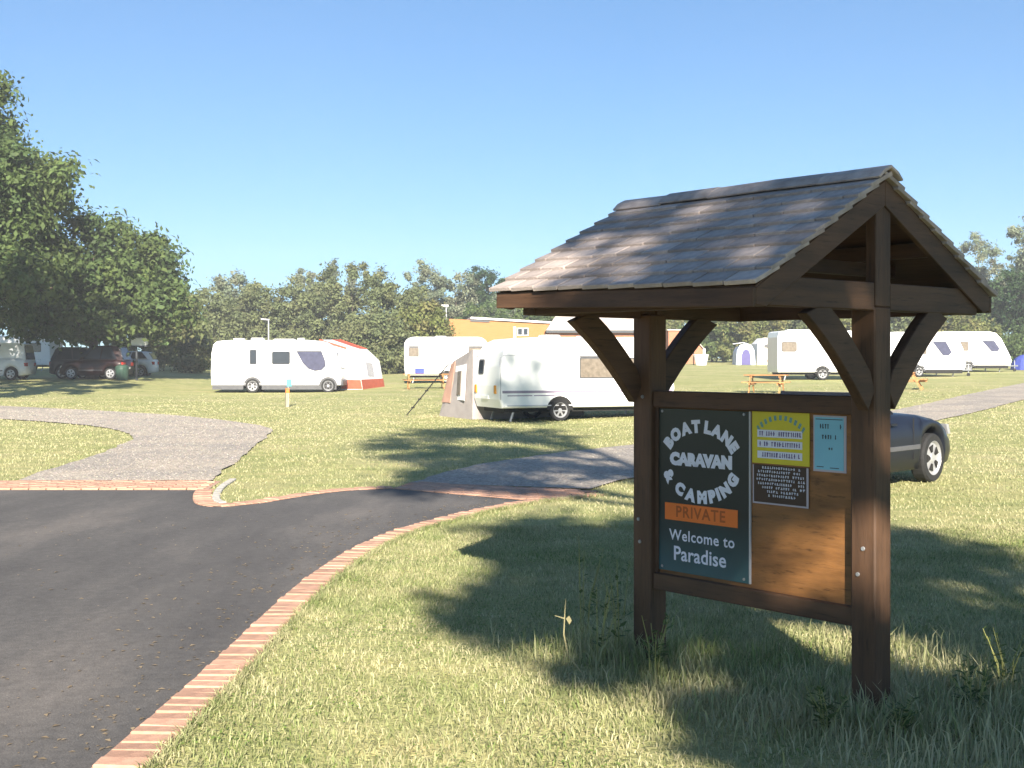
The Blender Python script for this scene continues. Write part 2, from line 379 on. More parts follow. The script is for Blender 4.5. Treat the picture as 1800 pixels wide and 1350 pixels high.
ce = curve([(-3.70, 16.6), (-3.62, 15.6), (-3.48, 14.75), (-3.34, 14.15), (-3.20, 13.86)], .2)
mb = MB()
for i in range(len(ce)-1): mb.beam((*ce[i], -.035), (*ce[i+1], -.035), .09, .12)
tag(mb.obj('concrete_kerb', M['conc'], None, .008), kind='structure')

# ------------------------------------------------------------------ the notice board shelter
S = 1.377; AL = -.86; C0 = (1.1952, 6.2558)
sh = empty('notice_board_shelter', (*C0, 0), AL, 'dark timber notice board shelter with tiled gable roof on the lawn', 'notice board')
hp = .065; xf = S/2; xr = -S/2; zt = 1.82
for x in (xr, xf):
    p = box('post', W['z'], sh, x-hp, x+hp, -hp, hp, -.25, zt+.02, .008)
    mb = MB()
    for z in (.62, .74, 1.40): mb.lathe([(.0, -hp-.006), (.009, -hp-.006), (.011, -hp+.002)], (x+rnd.uniform(-.03, .03), 0, z), 'y', 8)
    mb.obj('bolt', M['steel'], p)['kind'] = 'stuff'
box('rail', W['x'], sh, xr+hp, xf-hp, -.045, .045, 1.345, 1.432, .005)
box('rail', W['x'], sh, xr+hp, xf-hp, -.045, .045, .372, .460, .005)
box('backing_board', PLY, sh, xr+hp, xf-hp, -.010, .010, .46, 1.345, 0)
for x in (xr+hp, xf-hp-.022): box('batten', W['z'], sh, x, x+.022, -.030, -.0105, .461, 1.344, .002)
HW = .928; ZA = 2.425; ZE = 1.925; XF = xf+.075; XR = xr-.16
def zs(y, x=0):     # roof plane height at distance y from the ridge; near eave sags a little to the front
    t = (x-XR)/(XF-XR); e = ZE+(.022-.044*t if y < 0 else 0)
    return ZA+(e-ZA)*abs(y)/HW
# gable trusses
for x, sgn in ((xf, 1), (xr, -1)):
    xo = x+sgn*hp; xa, xb = sorted((xo-sgn*.055, xo))
    box('king_post', W['z'], sh, xa, xb, -.06, .06, zt+.02, ZA-.11, .004)
    for s in (-1, 1):
        y0, y1 = sorted((s*.062, s*.834))
        xa2, xb2 = sorted((xo-sgn*.06, xo-sgn*.004))
        box('tie_beam', W['y'], sh, xa2, xb2, y0, y1, zt+.001, zt+.128, .005)
        # curved brace from the post up to the tie beam
        prof = []; inn = []; out_ = []
        for k in range(7):
            t = k/6; yy = .06+.46*t; zz = 1.415+.43*t+.03*math.sin(math.pi*t)
            out_.append((yy+.047, zz-.047)); inn.append((yy-.047, zz+.047))
        poly = out_+inn[::-1]
        poly = [(max(.055, a), min(zt+.012, b_)) for a, b_ in poly]
        xc = xo-sgn*.035
        MB().prism([(xc-.028, s*a, b_) for a, b_ in poly], (0, 0, 0), (.056, 0, 0)).obj('brace', W['y'], sh, .004)
        # barge board
        xg0, xg1 = sorted(((XF if sgn > 0 else XR), (XF if sgn > 0 else XR)-sgn*.028))
        e = s*HW
        pts = [(xg0, 0, ZA-.012), (xg0, e, zs(e, x)-.012), (xg0, e, zs(e, x)-.082), (xg0, e*.93, zs(e*.93, x)-.125), (xg0, 0, ZA-.128)]
        MB().prism(pts, (0, 0, 0), (xg1-xg0, 0, 0)).obj('barge_board', W['y'], sh, .003)
box('collar_beam', W['y'], sh, xf-.30, xf-.25, -.60, .60, 2.01, 2.075, .003)
for s in (-1, 1):
    a = s*.80
    MB().beam((XR+.06, a, zt+.045), (XF-.06, a, zt+.045), .055, .085).obj('eave_plate', W['x'], sh, .004)
    e = s*(HW+.012)
    MB().beam((XR+.001, e, zs(-HW if s < 0 else HW, XR)-.050), (XF-.001, e, zs(-HW if s < 0 else HW, XF)-.050), .024, .08).obj('fascia', W['x'], sh, .003)
    MB().beam((XR+.03, s*.42, zs(s*.42)-.075), (XF-.03, s*.42, zs(s*.42)-.075), .05, .07).obj('purlin', W['x'], sh, .003)
MB().beam((XR+.03, 0, ZA-.075), (XF-.03, 0, ZA-.075), .03, .11).obj('ridge_board', W['x'], sh, .003)
# roof: deck, then each tile
pts = []
mb = MB()
for s in (-1, 1):
    mb.prism([(XR+.004, 0, ZA-.002), (XF-.004, 0, ZA-.002), (XF-.004, s*HW, zs(s*HW, XF)-.002), (XR+.004, s*HW, zs(s*HW, XR)-.002)], (0, 0, 0), (0, 0, -.02))
roof = mb.obj('roof', W['x'], sh)
tw, te, th = .168, .119, .020
tm = MB().box(-tw/2+.0015, tw/2-.0015, 0, .175, 0, th).mesh('roof_tile', .002); tm.materials.append(M['tile'])
tmh = MB().box(-tw/4+.0015, tw/4-.0015, 0, .175, 0, th).mesh('half_tile', .002); tmh.materials.append(M['tile'])
SL = math.hypot(HW, ZA-ZE); rows = 9; x0, x1 = XR-.03, XF+.02
ncol = int(round((x1-x0)/tw)); twx = (x1-x0)/ncol
for s in (-1, 1):
    for r in range(rows):
        cells = [(x0+twx*(i+.5), tm) for i in range(ncol)] if r % 2 == 0 else [(x0+twx*.25, tmh)]+[(x0+twx*(i+1), tm) for i in range(ncol-1)]+[(x1-twx*.25, tmh)]
        for cx, me in cells:
            dist = SL+.045-r*te        # slope distance of the lower edge from the ridge
            tl = rnd.uniform(-.006, .006); dist += tl
            slope = math.atan2(ZA-zs(s*HW, cx), HW)
            yy = s*dist*math.cos(slope); zz = ZA-dist*math.sin(slope)+.016
            o = bpy.data.objects.new('roof_tile', me); col.objects.link(o); o.parent = roof
            o.location = (cx+rnd.uniform(-.002, .002), yy, zz)
            tilt = slope-.115+rnd.uniform(-.012, .012)
            # local +y runs up the slope towards the ridge
            if s < 0: o.rotation_euler = (tilt, rnd.uniform(-.012, .012), rnd.uniform(-.012, .012))
            else:     o.rotation_euler = (tilt, rnd.uniform(-.012, .012), math.pi+rnd.uniform(-.012, .012))
            o.scale = (twx/tw, 1, 1)
rl = (x1-x0)/5
for i in range(5):
    a = x0+i*rl; pr = [(-.098, -.052), (-.06, -.018), (0, .008), (.06, -.018), (.098, -.052), (.088, -.06), (.05, -.032), (0, -.008), (-.05, -.032), (-.088, -.06)]
    MB().prism([(a+.002, y, ZA+.048+z+.004*(i % 2)) for y, z in pr], (0, 0, 0), (rl+.012, 0, .003*((i % 3)-1))).obj('ridge_tile', M['tile'], roof, .003)

# ------------------------------------------------------------------ lettering
def text_mesh(body, size, bold=0., align='CENTER', spacing=1.0, sx=1.0):
    cu = bpy.data.curves.new('lettering', 'FONT'); cu.body = body; cu.size = size; cu.align_x = align; cu.align_y = 'CENTER'
    cu.offset = bold; cu.space_character = spacing; cu.resolution_u = 3
    o = bpy.data.objects.new('lettering', cu); col.objects.link(o)
    bpy.context.view_layer.update()
    me = o.evaluated_get(bpy.context.evaluated_depsgraph_get()).to_mesh()
    V = [(v.co.x*sx, v.co.y) for v in me.vertices]; F = [tuple(p.vertices) for p in me.polygons]
    o.to_mesh_clear(); bpy.data.objects.remove(o); bpy.data.curves.remove(cu)
    return V, F
def put(mb, vf, s0, z0, ang, yl):
    """place flat text at board coordinates (s from rear post centre, z), raised to depth yl"""
    V, F = vf; c, s = math.cos(ang), math.sin(ang)
    return mb.add([(s0+xr+x*c-y*s, yl, z0+x*s+y*c) for x, y in V], F)
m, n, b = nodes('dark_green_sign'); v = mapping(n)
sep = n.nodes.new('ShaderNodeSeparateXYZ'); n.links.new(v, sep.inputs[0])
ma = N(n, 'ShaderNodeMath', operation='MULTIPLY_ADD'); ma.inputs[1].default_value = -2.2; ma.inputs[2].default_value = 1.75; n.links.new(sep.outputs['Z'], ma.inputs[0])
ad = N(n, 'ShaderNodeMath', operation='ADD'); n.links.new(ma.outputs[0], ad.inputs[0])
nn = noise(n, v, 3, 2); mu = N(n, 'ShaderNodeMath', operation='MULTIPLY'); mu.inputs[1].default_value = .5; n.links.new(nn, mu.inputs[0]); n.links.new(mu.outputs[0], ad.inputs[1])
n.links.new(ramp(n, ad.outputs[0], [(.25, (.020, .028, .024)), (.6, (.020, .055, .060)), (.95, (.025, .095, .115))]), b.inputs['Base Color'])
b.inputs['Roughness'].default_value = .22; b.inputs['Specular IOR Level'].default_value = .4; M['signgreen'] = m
M['letter'] = mat('pale_lettering', (.66, .68, .78), .5, .05, 30)
M['yellowsign'] = mat('yellow_sign', (.58, .50, .03), .4, .06, 5)
M['ink'] = mat('purple_ink', (.13, .09, .24), .5, .1, 30)
M['inkblue'] = mat('blue_ink', (.08, .28, .34), .5, .1, 30)
M['inkdark'] = mat('dark_ink', (.05, .06, .07), .5, .1, 30)
M['brownsign'] = mat('brown_sign', (.055, .032, .020), .4, .1, 5)
M['bluepaper'] = mat('blue_paper', (.20, .46, .58), .6, .05, 5)
M['paleedge'] = mat('pale_lilac_edge', (.42, .38, .42), .6, .05, 5)
tsign = empty('welcome_sign', (*C0, 0), AL, 'dark green caravan and camping sign with white arched lettering and orange strip', 'sign')
def plate(name, m, parent, s0, s1, z0, z1, y0, y1, bevel=.001): return box(name, m, parent, s0+xr, s1+xr, y0, y1, z0, z1, bevel)
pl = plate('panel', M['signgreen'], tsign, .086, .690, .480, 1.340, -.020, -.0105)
plate('edge_strip', M['lightgrey'], tsign, .6905, .700, .480, 1.342, -.021, -.0105, .001)
mb = MB(); cs, cz = .374, 1.068
def arc(word, rx_, rz_, a0, a1, size, flip=False):
    mb = MB()
    T_ = np.linspace(R(a0), R(a1), 400); P = np.stack([rx_*np.cos(T_), rz_*np.sin(T_)], 1); d = np.r_[0, np.cumsum(np.hypot(*np.diff(P, axis=0).T))]
    gl = []; ws = []
    for ch in word:
        g = text_mesh(ch, size, .007) if ch != ' ' else ([], []); gl.append(g)
        ws.append((max(v[0] for v in g[0])-min(v[0] for v in g[0])) if g[0] else size*.22)
    gap = (d[-1]-sum(ws))/(len(word)-1); pos = 0
    for g, w_ in zip(gl, ws):
        t = float(np.interp(pos+w_/2, d, T_)); pos += w_+gap; tx, tz = -rx_*math.sin(t), rz_*math.cos(t)
        if not flip: tx, tz = -tx, -tz
        if g[0]: put(mb, g, cs+rx_*math.cos(t), cz+rz_*math.sin(t), math.atan2(tz, tx), -.0215)
    mb.obj('lettering', M['letter'], tsign)['kind'] = 'stuff'
arc('BOAT LANE', .246, .182, 158, 22, .080)
put(mb, text_mesh('CARAVAN', .080, .0080, spacing=1.06, sx=1.06), cs+.002, 1.074, 0, -.0215)
mb.obj('lettering', M['letter'], tsign)
arc('& CAMPING', .242, .184, 196, 344, .080, True)
mb = MB(); put(mb, text_mesh('Welcome to', .080, .0012, spacing=1.08), .382, .672, 0, -.0215); mb.obj('lettering', M['letter'], tsign)
mb = MB(); put(mb, text_mesh('Paradise', .105, .0018, spacing=1.02), .368, .575, 0, -.0215)
mb.obj('lettering', M['letter'], tsign)
pp = plate('strip', M['orange'], tsign, .132, .622, .752, .842, -.0245, -.0205)
mb = MB(); put(mb, text_mesh('PRIVATE', .082, .0015, spacing=1.12), .377, .797, 0, -.0255); mb.obj('lettering', mat('dull_orange_letters', (.36, .085, .015), .5), tsign)
mb = MB()
for s_, z_ in ((.11, 1.325), (.66, 1.325), (.11, .50), (.66, .50)): mb.lathe([(0, -.0235), (.007, -.0235), (.008, -.0195)], (s_+xr, 0, z_), 'y', 8)
mb.obj('screw', M['steel'], tsign)['kind'] = 'stuff'
ys_ = empty('tariff_sign', (*C0, 0), AL, 'small yellow sign with three white strips of purple print', 'sign')
plate('panel', M['yellowsign'], ys_, .708, 1.050, 1.088, 1.343, -.017, -.0105)
mb = MB(); rg = random.Random(3)
def marks(mb, s0, s1, z, h, yl, density=.9):
    s = s0
    while s < s1:
        wd = rg.uniform(.006, .013)
        k = rg.random()
        if k < density:
            for _ in range(2):
                a = s+rg.uniform(0, wd*.4); mb.add([(a+xr, yl, z-h/2), (a+.0045+xr, yl, z-h/2), (a+.0045+xr, yl, z+h/2), (a+xr, yl, z+h/2)], [(0, 1, 2, 3)])
            zz = z+rg.choice((-.35, 0, .35))*h
            mb.add([(s+xr, yl, zz-.0022), (s+wd+xr, yl, zz-.0022), (s+wd+xr, yl, zz+.0022), (s+xr, yl, zz+.0022)], [(0, 1, 2, 3)])
        s += wd+.005
for z_ in (1.238, 1.187, 1.134):
    plate('strip', M['letter'], ys_, .742, 1.010, z_-.020, z_+.016, -.0185, -.0172, 0); marks(mb, .755, 1.0, z_-.002, .022, -.0192)
mb.obj('lettering', M['ink'], ys_)['kind'] = 'stuff'
mb = MB()
for i in range(11):
    t = R(146-i*11.2); c_ = (.879+.16*math.cos(t), 1.178+.135*math.sin(t))
    for q in range(2):
        a = t-.02+q*.05; dx, dz = math.cos(a), math.sin(a)
        px, pz = .879+.152*math.cos(a), 1.178+.126*math.sin(a)
        mb.add([(px+xr, -.0178, pz), (px+.0065+xr, -.0178, pz), (px+.0065+dx*.018+xr, -.0178, pz+.024), (px+dx*.018+xr, -.0178, pz+.024)], [(0, 1, 2, 3)])
mb.obj('lettering', M['inkblue'], ys_)['kind'] = 'stuff'
bs_ = empty('rules_sign', (*C0, 0), AL, 'brown notice crowded with white lines below the yellow sign', 'sign')
plate('panel', M['brownsign'], bs_, .712, 1.046, .888, 1.080, -.016, -.0105)
for a, b_, c_, d in ((.712, 1.046, .888, .896), (1.034, 1.046, .8965, 1.0795), (.712, .719, .8965, 1.0795)): plate('border', M['paleedge'], bs_, a, b_, c_, d, -.0175, -.0162, 0)
mb = MB()
for i, (a, b_) in enumerate(((.77, .99), (.745, 1.00), (.738, 1.022), (.735, 1.018), (.745, 1.02), (.77, 1.015), (.80, .99), (.79, .97))):
    marks(mb, a, b_, 1.068-i*.0195, .0115, -.0168, .93)
mb.obj('lettering', M['letter'], bs_)['kind'] = 'stuff'
nb = empty('paper_notice', (*C0, 0), AL, 'pale blue paper notice pinned beside the yellow sign', 'notice')
plate('panel', M['paleedge'], nb, 1.070, 1.254, 1.070, 1.336, -.0125, -.0103, 0)
plate('sheet', M['bluepaper'], nb, 1.078, 1.240, 1.080, 1.328, -.0140, -.0126, 0)
mb = MB(); marks(mb, 1.095, 1.225, 1.285, .022, -.0146, .75); marks(mb, 1.12, 1.20, 1.235, .020, -.0146, .9); marks(mb, 1.14, 1.175, 1.18, .012, -.0146, .9)
for a, b_, z_ in ((1.085, 1.235, 1.318), (1.09, 1.13, 1.093), (1.165, 1.215, 1.090)): mb.add([(a+xr, -.0146, z_-.002), (b_+xr, -.0146, z_-.002), (b_+xr, -.0146, z_+.002), (a+xr, -.0146, z_+.002)], [(0, 1, 2, 3)])
mb.obj('lettering', M['inkdark'], nb)['kind'] = 'stuff'

# ------------------------------------------------------------------ caravans
def rrect(x0, x1, z0, z1, r=.06, k=3):
    out = []
    for cx, cz, a in ((x1-r, z1-r, 0), (x0+r, z1-r, 90), (x0+r, z0+r, 180), (x1-r, z0+r, 270)):
        for i in range(k+1): t = R(a+90*i/k); out.append((cx+r*math.cos(t), cz+r*math.sin(t)))
    return out
def shrink(poly, d):
    cx = sum(p[0] for p in poly)/len(poly); cz = sum(p[1] for p in poly)/len(poly); out = []
    w_ = max(p[0] for p in poly)-min(p[0] for p in poly); h_ = max(p[1] for p in poly)-min(p[1] for p in poly)
    return [(cx+(x-cx)*(1-2*d/w_), cz+(z-cz)*(1-2*d/h_)) for x, z in poly]
def wheel(parent, x, y, r, wd=.2, side=-1, spokes=0):
    t = MB().lathe([(r*.70, -wd/2), (r*.93, -wd/2), (r, -wd/2+.03), (r, wd/2-.03), (r*.93, wd/2), (r*.70, wd/2)], (x, y, r), 'y', 28).obj('wheel', M['rubber'], parent, smooth=False)
    yo = y+side*wd*.42
    mb = MB().lathe([(.0, 0), (r*.16, 0), (r*.20, -side*.012), (r*.62, -side*.02), (r*.68, side*.012), (r*.74, side*.012), (r*.74, -side*.1)], (x, yo, r), 'y', 28)
    rim = mb.obj('rim', M['rim'], t)
    if spokes:
        mb2 = MB()
        for k in range(spokes):
            a0 = 2*math.pi*(k+.5)/spokes
            pts = [(x+math.cos(a0+s)*rr*r, yo+side*.004, r+math.sin(a0+s)*rr*r) for s, rr in ((-.2, .25), (.2, .25), (.30, .54), (-.30, .54))]
            mb2.prism(pts, (0, 0, 0), (0, side*-.012, 0))
        mb2.obj('vent_hole', M['dark'], t)['kind'] = 'stuff'
    return t
def caravan(label, loc, rz, L, Wd, H, prof, win, wheel_x, wr=.32, floor=.40, bodym='white', stripes=(), endwin=(), drawbar=1, skirt=None, vents=(), door=None, group='touring caravans on the field', bev=.07, name='touring_caravan', frontwin=None, steady=True):
    root = empty(name, loc, rz, label, 'caravan', group); m_ = M[bodym]
    bm = bmesh.new(); vs = [bm.verts.new((x, 0, z)) for x, z in prof]; f = bm.faces.new(vs)
    r = bmesh.ops.extrude_face_region(bm, geom=[f]); nv = [g for g in r['geom'] if isinstance(g, bmesh.types.BMVert)]
    bmesh.ops.translate(bm, verts=nv, vec=(0, Wd, 0)); bmesh.ops.recalc_face_normals(bm, faces=bm.faces)
    ed = [e for e in bm.edges if abs(e.verts[0].co.y-e.verts[1].co.y) < 1e-5]
    bmesh.ops.bevel(bm, geom=ed, offset=bev, segments=3, profile=.5, affect='EDGES', clamp_overlap=True)
    me = bpy.data.meshes.new('body'); bm.to_mesh(me); bm.free(); body = link('body', me, m_, root)
    # near and far side windows
    for poly, gm in win:
        for y, s in ((0, -1), (Wd, 1)):
            fr = MB().prism([(x, y, z) for x, z in poly], (0, s*-.01, 0), (0, s*.012, 0)).obj('window', M['grey'], root)
            MB().prism([(x, y+s*.012, z) for x, z in shrink(poly, .035)], (0, s*-.004, 0), (0, s*.006, 0)).obj('pane', M[gm], fr)
    for x0_, x1_, z0_, z1_, gm in stripes:
        for y, s in ((0, -1), (Wd, 1)):
            ya, yb = sorted((y-s*.01, y+s*.005)); box('stripe', M[gm], root, x0_, x1_, ya, yb, z0_, z1_, 0)
    for (y0_, y1_, z0_, z1_, gm, end) in endwin:    # windows on the end walls: end 0 rear (x=0), 1 front
        xx = min(p[0] for p in prof) if end == 0 else max(p[0] for p in prof)
        # find wall x at mid height from the profile
        zz = (z0_+z1_)/2; cand = []
        for (ax, az), (bx, bz) in zip(prof, prof[1:]+prof[:1]):
            if (az-zz)*(bz-zz) <= 0 and az != bz: cand.append((ax+(bx-ax)*(zz-az)/(bz-az), (bx-ax)/(bz-az)))
        xx, sl = (min(cand) if end == 0 else max(cand)); s = -1 if end == 0 else 1
        poly = rrect(y0_, y1_, z0_, z1_, .07)
        fr = MB().prism([(xx+sl*(z-zz), y, z) for y, z in poly], (-s*.01, 0, 0), (s*.014, 0, 0)).obj('window', M['grey'], root)
        MB().prism([(xx+sl*(z-zz)+s*.014, y, z) for y, z in shrink(poly, .04)], (-s*.004, 0, 0), (s*.006, 0, 0)).obj('pane', M[gm], fr)
    # chassis, wheels, arches
    box('chassis', M['dark'], root, .25, L-.35, .25, Wd-.25, floor-.12, floor+.01, 0)
    box('axle', M['dark'], root, wheel_x-.05, wheel_x+.05, .1, Wd-.1, wr-.05, wr+.05, 0)
    for y, s in ((.06, -1), (Wd-.06, 1)):
        wheel(root, wheel_x, y, wr, .18, s, 6)
        ar = [(wheel_x+(wr+.10)*math.cos(R(t)), y+s*.062, wr+(wr+.09)*math.sin(R(t))) for t in range(0, 181, 15)]
        MB().prism([p for p in ar if p[2] >= floor-.1], (0, 0, 0), (0, s*.004, 0)).obj('wheel_arch', M['grey'] if skirt else M['dark'], root)
    if skirt:
        z0_, z1_, gm = skirt
        for y, s in ((0, -1), (Wd, 1)):
            ya, yb = sorted((y-s*.06, y+s*.008)); 
            for xa, xb in ((.08, wheel_x-wr-.1), (wheel_x+wr+.1, L-.25)): box('skirt', M[gm], root, xa, xb, ya, yb, z0_, z1_, 0)
    if drawbar:
        fx = max(p[0] for p in prof); mb = MB()
        mb.beam((fx-.3, .45, floor-.02), (fx+1.15, Wd/2, floor-.02), .05, .08).beam((fx-.3, Wd-.45, floor-.02), (fx+1.15, Wd/2, floor-.02), .05, .08)
        mb.obj('drawbar', M['steel'], root)
        jw = MB().tube([(fx+.85, Wd/2-.1, .14), (fx+.85, Wd/2-.1, .75)], .025, 8).obj('jockey_wheel', M['steel'], root)
        MB().lathe([(.03, -.03), (.11, -.03), (.11, .03), (.03, .03)], (fx+.85, Wd/2-.1, .11), 'y', 14).obj('tyre', M['rubber'], jw)
    if steady:
        for x in (.45, L-.7):
            for y in (.3, Wd-.3): MB().beam((x, y, .0), (x+.12, y, floor), .05, .05).obj('corner_steady', M['steel'], root)
    for xx in (L*.30, L*.62):
        box('panel_seam', M['stripeg'], root, xx-.006, xx+.006, -.004, .02, floor+.1, H-.30, 0)
    box('body_rail', M['stripeg'], root, .25, L-.45, -.008, .02, floor+.055, floor+.085, 0)
    for xx, ww, z0_, z1_ in ((L*.40, .42, floor+.16, floor+.42), (L*.78, .30, floor+.18, floor+.40)):
        ht = box('locker_hatch', M['stripeg'], root, xx, xx+ww, -.003, .02, z0_, z1_, 0); box('hatch_panel', m_, ht, xx+.014, xx+ww-.014, -.006, .01, z0_+.014, z1_-.014, 0)
    for vx, vw, vh in vents:
        box('roof_vent', M['white'], root, vx-vw/2, vx+vw/2, Wd*.3, Wd*.3+.5, H-.04, H+vh, .03)
    if door:
        x0_, x1_ = door; fr = MB().prism([(x, -.002, z) for x, z in rrect(x0_, x1_, floor+.08, H-.35, .06)], (0, 0, 0), (0, -.006, 0)).obj('door', M['white'], root)
        box('handle', M['grey'], fr, x1_-.14, x1_-.06, -.03, -.008, 1.15, 1.22, 0)
    return root

# A: long white caravan on the left, front to the right
H = 2.55; f = .36
profA = [(.03, f), (0, .9), (.03, 1.9), (.12, 2.32), (.30, 2.48), (.7, 2.52), (4.6, 2.54), (5.3, 2.48), (5.75, 2.22), (6.05, 1.75), (6.22, 1.2), (6.26, .8), (6.2, f)]
winA = [(rrect(1.86, 2.20, 1.36, 2.08, .05), 'glass'), (rrect(2.92, 3.80, 1.36, 2.00, .08), 'glass'),
        ([(4.08, 2.02), (5.30, 2.02), (5.48, 1.55), (5.50, 1.28), (5.30, 1.08), (4.98, 1.04), (4.66, 1.15), (4.40, 1.42)], 'glasspurple')]
ca = caravan('long white motorhome with grey skirt and swooping cab window, left of the red awning', (-14.45, 60.0, gz(-11, 60)), R(1.5), 6.26, 2.25, 2.55, profA, winA, 2.0, .34, f,
        stripes=((.2, 5.9, .66, .70, 'stripeg'),), skirt=(.16, .365, 'grey'), vents=((1.2, .5, .08), (2.1, .6, .10), (3.4, 1.0, .05), (4.2, .3, .09)), endwin=((.4, 1.8, 1.3, 2.0, 'glass', 0), (.25, 2.0, 1.15, 1.9, 'glass', 1)), drawbar=0, steady=False, name='motorhome', group='motorhomes on the field')
ca['category'] = 'motorhome'
for y, s_ in ((.06, -1), (2.19, 1)):
    wheel(ca, 5.62, y, .34, .18, s_, 6)
    MB().prism([(5.62+.44*math.cos(R(t)), y+s_*.062, .34+.43*math.sin(R(t))) for t in range(0, 181, 15)], (0, 0, 0), (0, s_*.006, 0)).obj('wheel_arch', M['grey'], ca)
box('bumper', M['grey'], ca, 6.10, 6.32, .1, 2.15, .34, .62, .03)
# B: caravan behind the picnic table
H = 2.5
def rounded_prof(L, H, f, r1=.55, r2=.55, lean=.06):
    p = [(.06, f), (0, f+.5)]
    for k in range(6): t = R(180-18*k); p.append((r1+r1*math.cos(t)*(1 if k else 1), H-r1*.8+r1*.8*math.sin(t)))
    for k in range(6): t = R(90-18*k); p.append((L-r2+r2*math.cos(t), H-r2*.8+r2*.8*math.sin(t)))
    p += [(L+lean, f+.5), (L-.02, f)]
    return p
caravan('rounded white caravan standing behind the orange picnic table', (-5.95, 69.0, gz(-3.6, 69)), R(2), 4.6, 2.1, 2.55, rounded_prof(4.6, 2.55, .42), [(rrect(.25, .82, 1.45, 1.98, .06), 'glasslight'), (rrect(3.55, 4.35, 1.45, 1.98, .06), 'glasslight')], 2.3, .31, .42,
        stripes=((.25, .82, 1.98, 2.05, 'grey'), (3.55, 4.35, 1.98, 2.05, 'grey')), vents=((2.0, .6, .06),), steady=True)
# C: the nearest caravan, behind the shelter
H = 2.38; th_c = R(21.8)
profC = [(.10, .38), (.02, .62), (0, 1.0), (.05, 1.55), (.16, 1.95), (.34, 2.20), (.62, 2.32), (1.2, 2.37), (4.4, 2.38), (4.9, 2.30), (5.25, 2.05), (5.48, 1.5), (5.55, .9), (5.48, .5), (5.35, .38)]
cc_ = caravan('nearest white caravan with plum side stripe and awning, partly in tree shade', (-.36, 34.7, gz(1.5, 35.5)), th_c, 5.5, 2.1, 2.38, profC,
        [(rrect(2.45, 3.60, 1.20, 1.80, .05), 'glasslight'), (rrect(3.75, 4.75, 1.20, 1.80, .05), 'glasslight')], 1.85, .31, .38, bodym='white',
        stripes=((.12, 5.4, 1.845, 1.862, 'stripeg'), (.10, 5.45, .80, .87, 'stripe'), (.25, 1.0, .715, .745, 'stripe'), (1.05, 5.35, .715, .745, 'stripe'), (2.45, 3.60, 1.80, 1.84, 'grey')),
        skirt=None, endwin=((1.30, 1.72, 1.32, 1.75, 'glass', 0), (.3, 1.8, 1.25, 1.85, 'glass', 1)), vents=((1.9, .5, .07), (3.1, .5, .05)))
for y in (.22, 1.78):
    box('tail_light', M['amber'], cc_, -.018, .03, y, y+.16, .78, 1.02, .01)
box('number_plate', M['whitetrim'], cc_, -.012, .06, .85, 1.35, .62, .72, .003)
box('corner_trim', M['lightgrey'], cc_, .03, .055, -.012, .0, .62, 1.80, 0)
# D: white caravan seen between the posts
profD = [(.05, .40), (.02, .7), (.03, 2.25), (.10, 2.52), (.25, 2.58), (1.6, 2.60), (4.8, 2.60), (5.5, 2.45), (5.95, 1.9), (6.1, 1.2), (6.08, .6), (6.0, .40)]
caravan('tall white caravan with one square end window, framed between the shelter posts', (13.9, 65.6, gz(16, 66)), R(3), 6.1, 2.2, 2.6, profD, [(rrect(.22, 1.05, 1.48, 2.02, .1), 'glasslight'), (rrect(4.0, 5.0, 1.4, 2.0, .1), 'glasslight')], 2.42, .33, .40,
        vents=((1.35, 1.3, .06),), skirt=None)
# E, F: two caravans on the right, fronts to the right
profE = [(.05, .40), (0, .9), (.05, 2.2), (.2, 2.48), (.6, 2.55), (3.9, 2.56), (4.3, 2.46), (4.72, 2.15), (5.02, 1.65), (5.2, 1.0), (5.22, .65), (5.1, .40)]
caravan('white caravan right of the front post with slanted side window and grey flash', (21.0, 70.2, gz(24, 71)), R(16), 5.2, 2.2, 2.56, profE,
        [(rrect(1.95, 2.6, 1.30, 1.95, .05), 'glasslight'), ([(2.95, 2.02), (3.85, 2.02), (4.25, 1.40), (4.05, 1.22), (3.65, 1.22)], 'glasspurple')], 2.1, .32, .40,
        stripes=((.3, 4.9, .86, .93, 'stripeg'), (2.6, 4.6, .74, .78, 'stripeg')), endwin=((.35, 1.85, 1.15, 1.9, 'glass', 1),), skirt=(.20, .40, 'dark'))
profF = [(.05, .40), (0, .9), (.05, 2.3), (.2, 2.52), (.6, 2.6), (3.7, 2.62), (4.2, 2.52), (4.6, 2.15), (4.95, 1.55), (5.25, 1.0), (5.35, .7), (5.25, .40)]
caravan('rightmost white caravan with steep sloping nose and blue tinted window', (27.3, 80.3, gz(30, 82)), R(12), 5.3, 2.2, 2.62, profF,
        [(rrect(1.2, 2.2, 1.35, 1.95, .06), 'glasslight'), ([(3.15, 2.02), (4.05, 2.02), (4.45, 1.5), (4.3, 1.32), (3.85, 1.32)], 'glasspurple')], 2.2, .32, .40,
        stripes=((.3, 5.0, .86, .90, 'stripeg'),), endwin=((.35, 1.85, 1.3, 1.9, 'glasspurple', 1),), skirt=(.22, .40, 'dark'))
# caravans half hidden behind the shrubs on the left
caravan('white static caravan glimpsed through shrubs behind the street lamp', (-29.6, 101.0, gz(-26, 101)-.1), R(1), 6.5, 2.4, 2.9, [(0, .4), (0, 2.75), (.2, 2.9), (6.3, 2.9), (6.5, 2.75), (6.5, .4)], [(rrect(.6, 1.8, 1.3, 2.0, .05), 'glass'), (rrect(3.6, 5.0, 1.3, 2.0, .05), 'glass')], 3.2, .3, .4, drawbar=0, name='static_caravan', group='caravans behind the shrubs')
caravan('white caravan at the far left edge behind the white van', (-35.3, 84.5, gz(-34, 84)), R(-4), 4.2, 2.1, 2.4, rounded_prof(4.2, 2.4, .4), [(rrect(2.6, 3.6, 1.3, 1.9, .06), 'glasslight')], 2.1, .31, .4, group='caravans behind the shrubs')

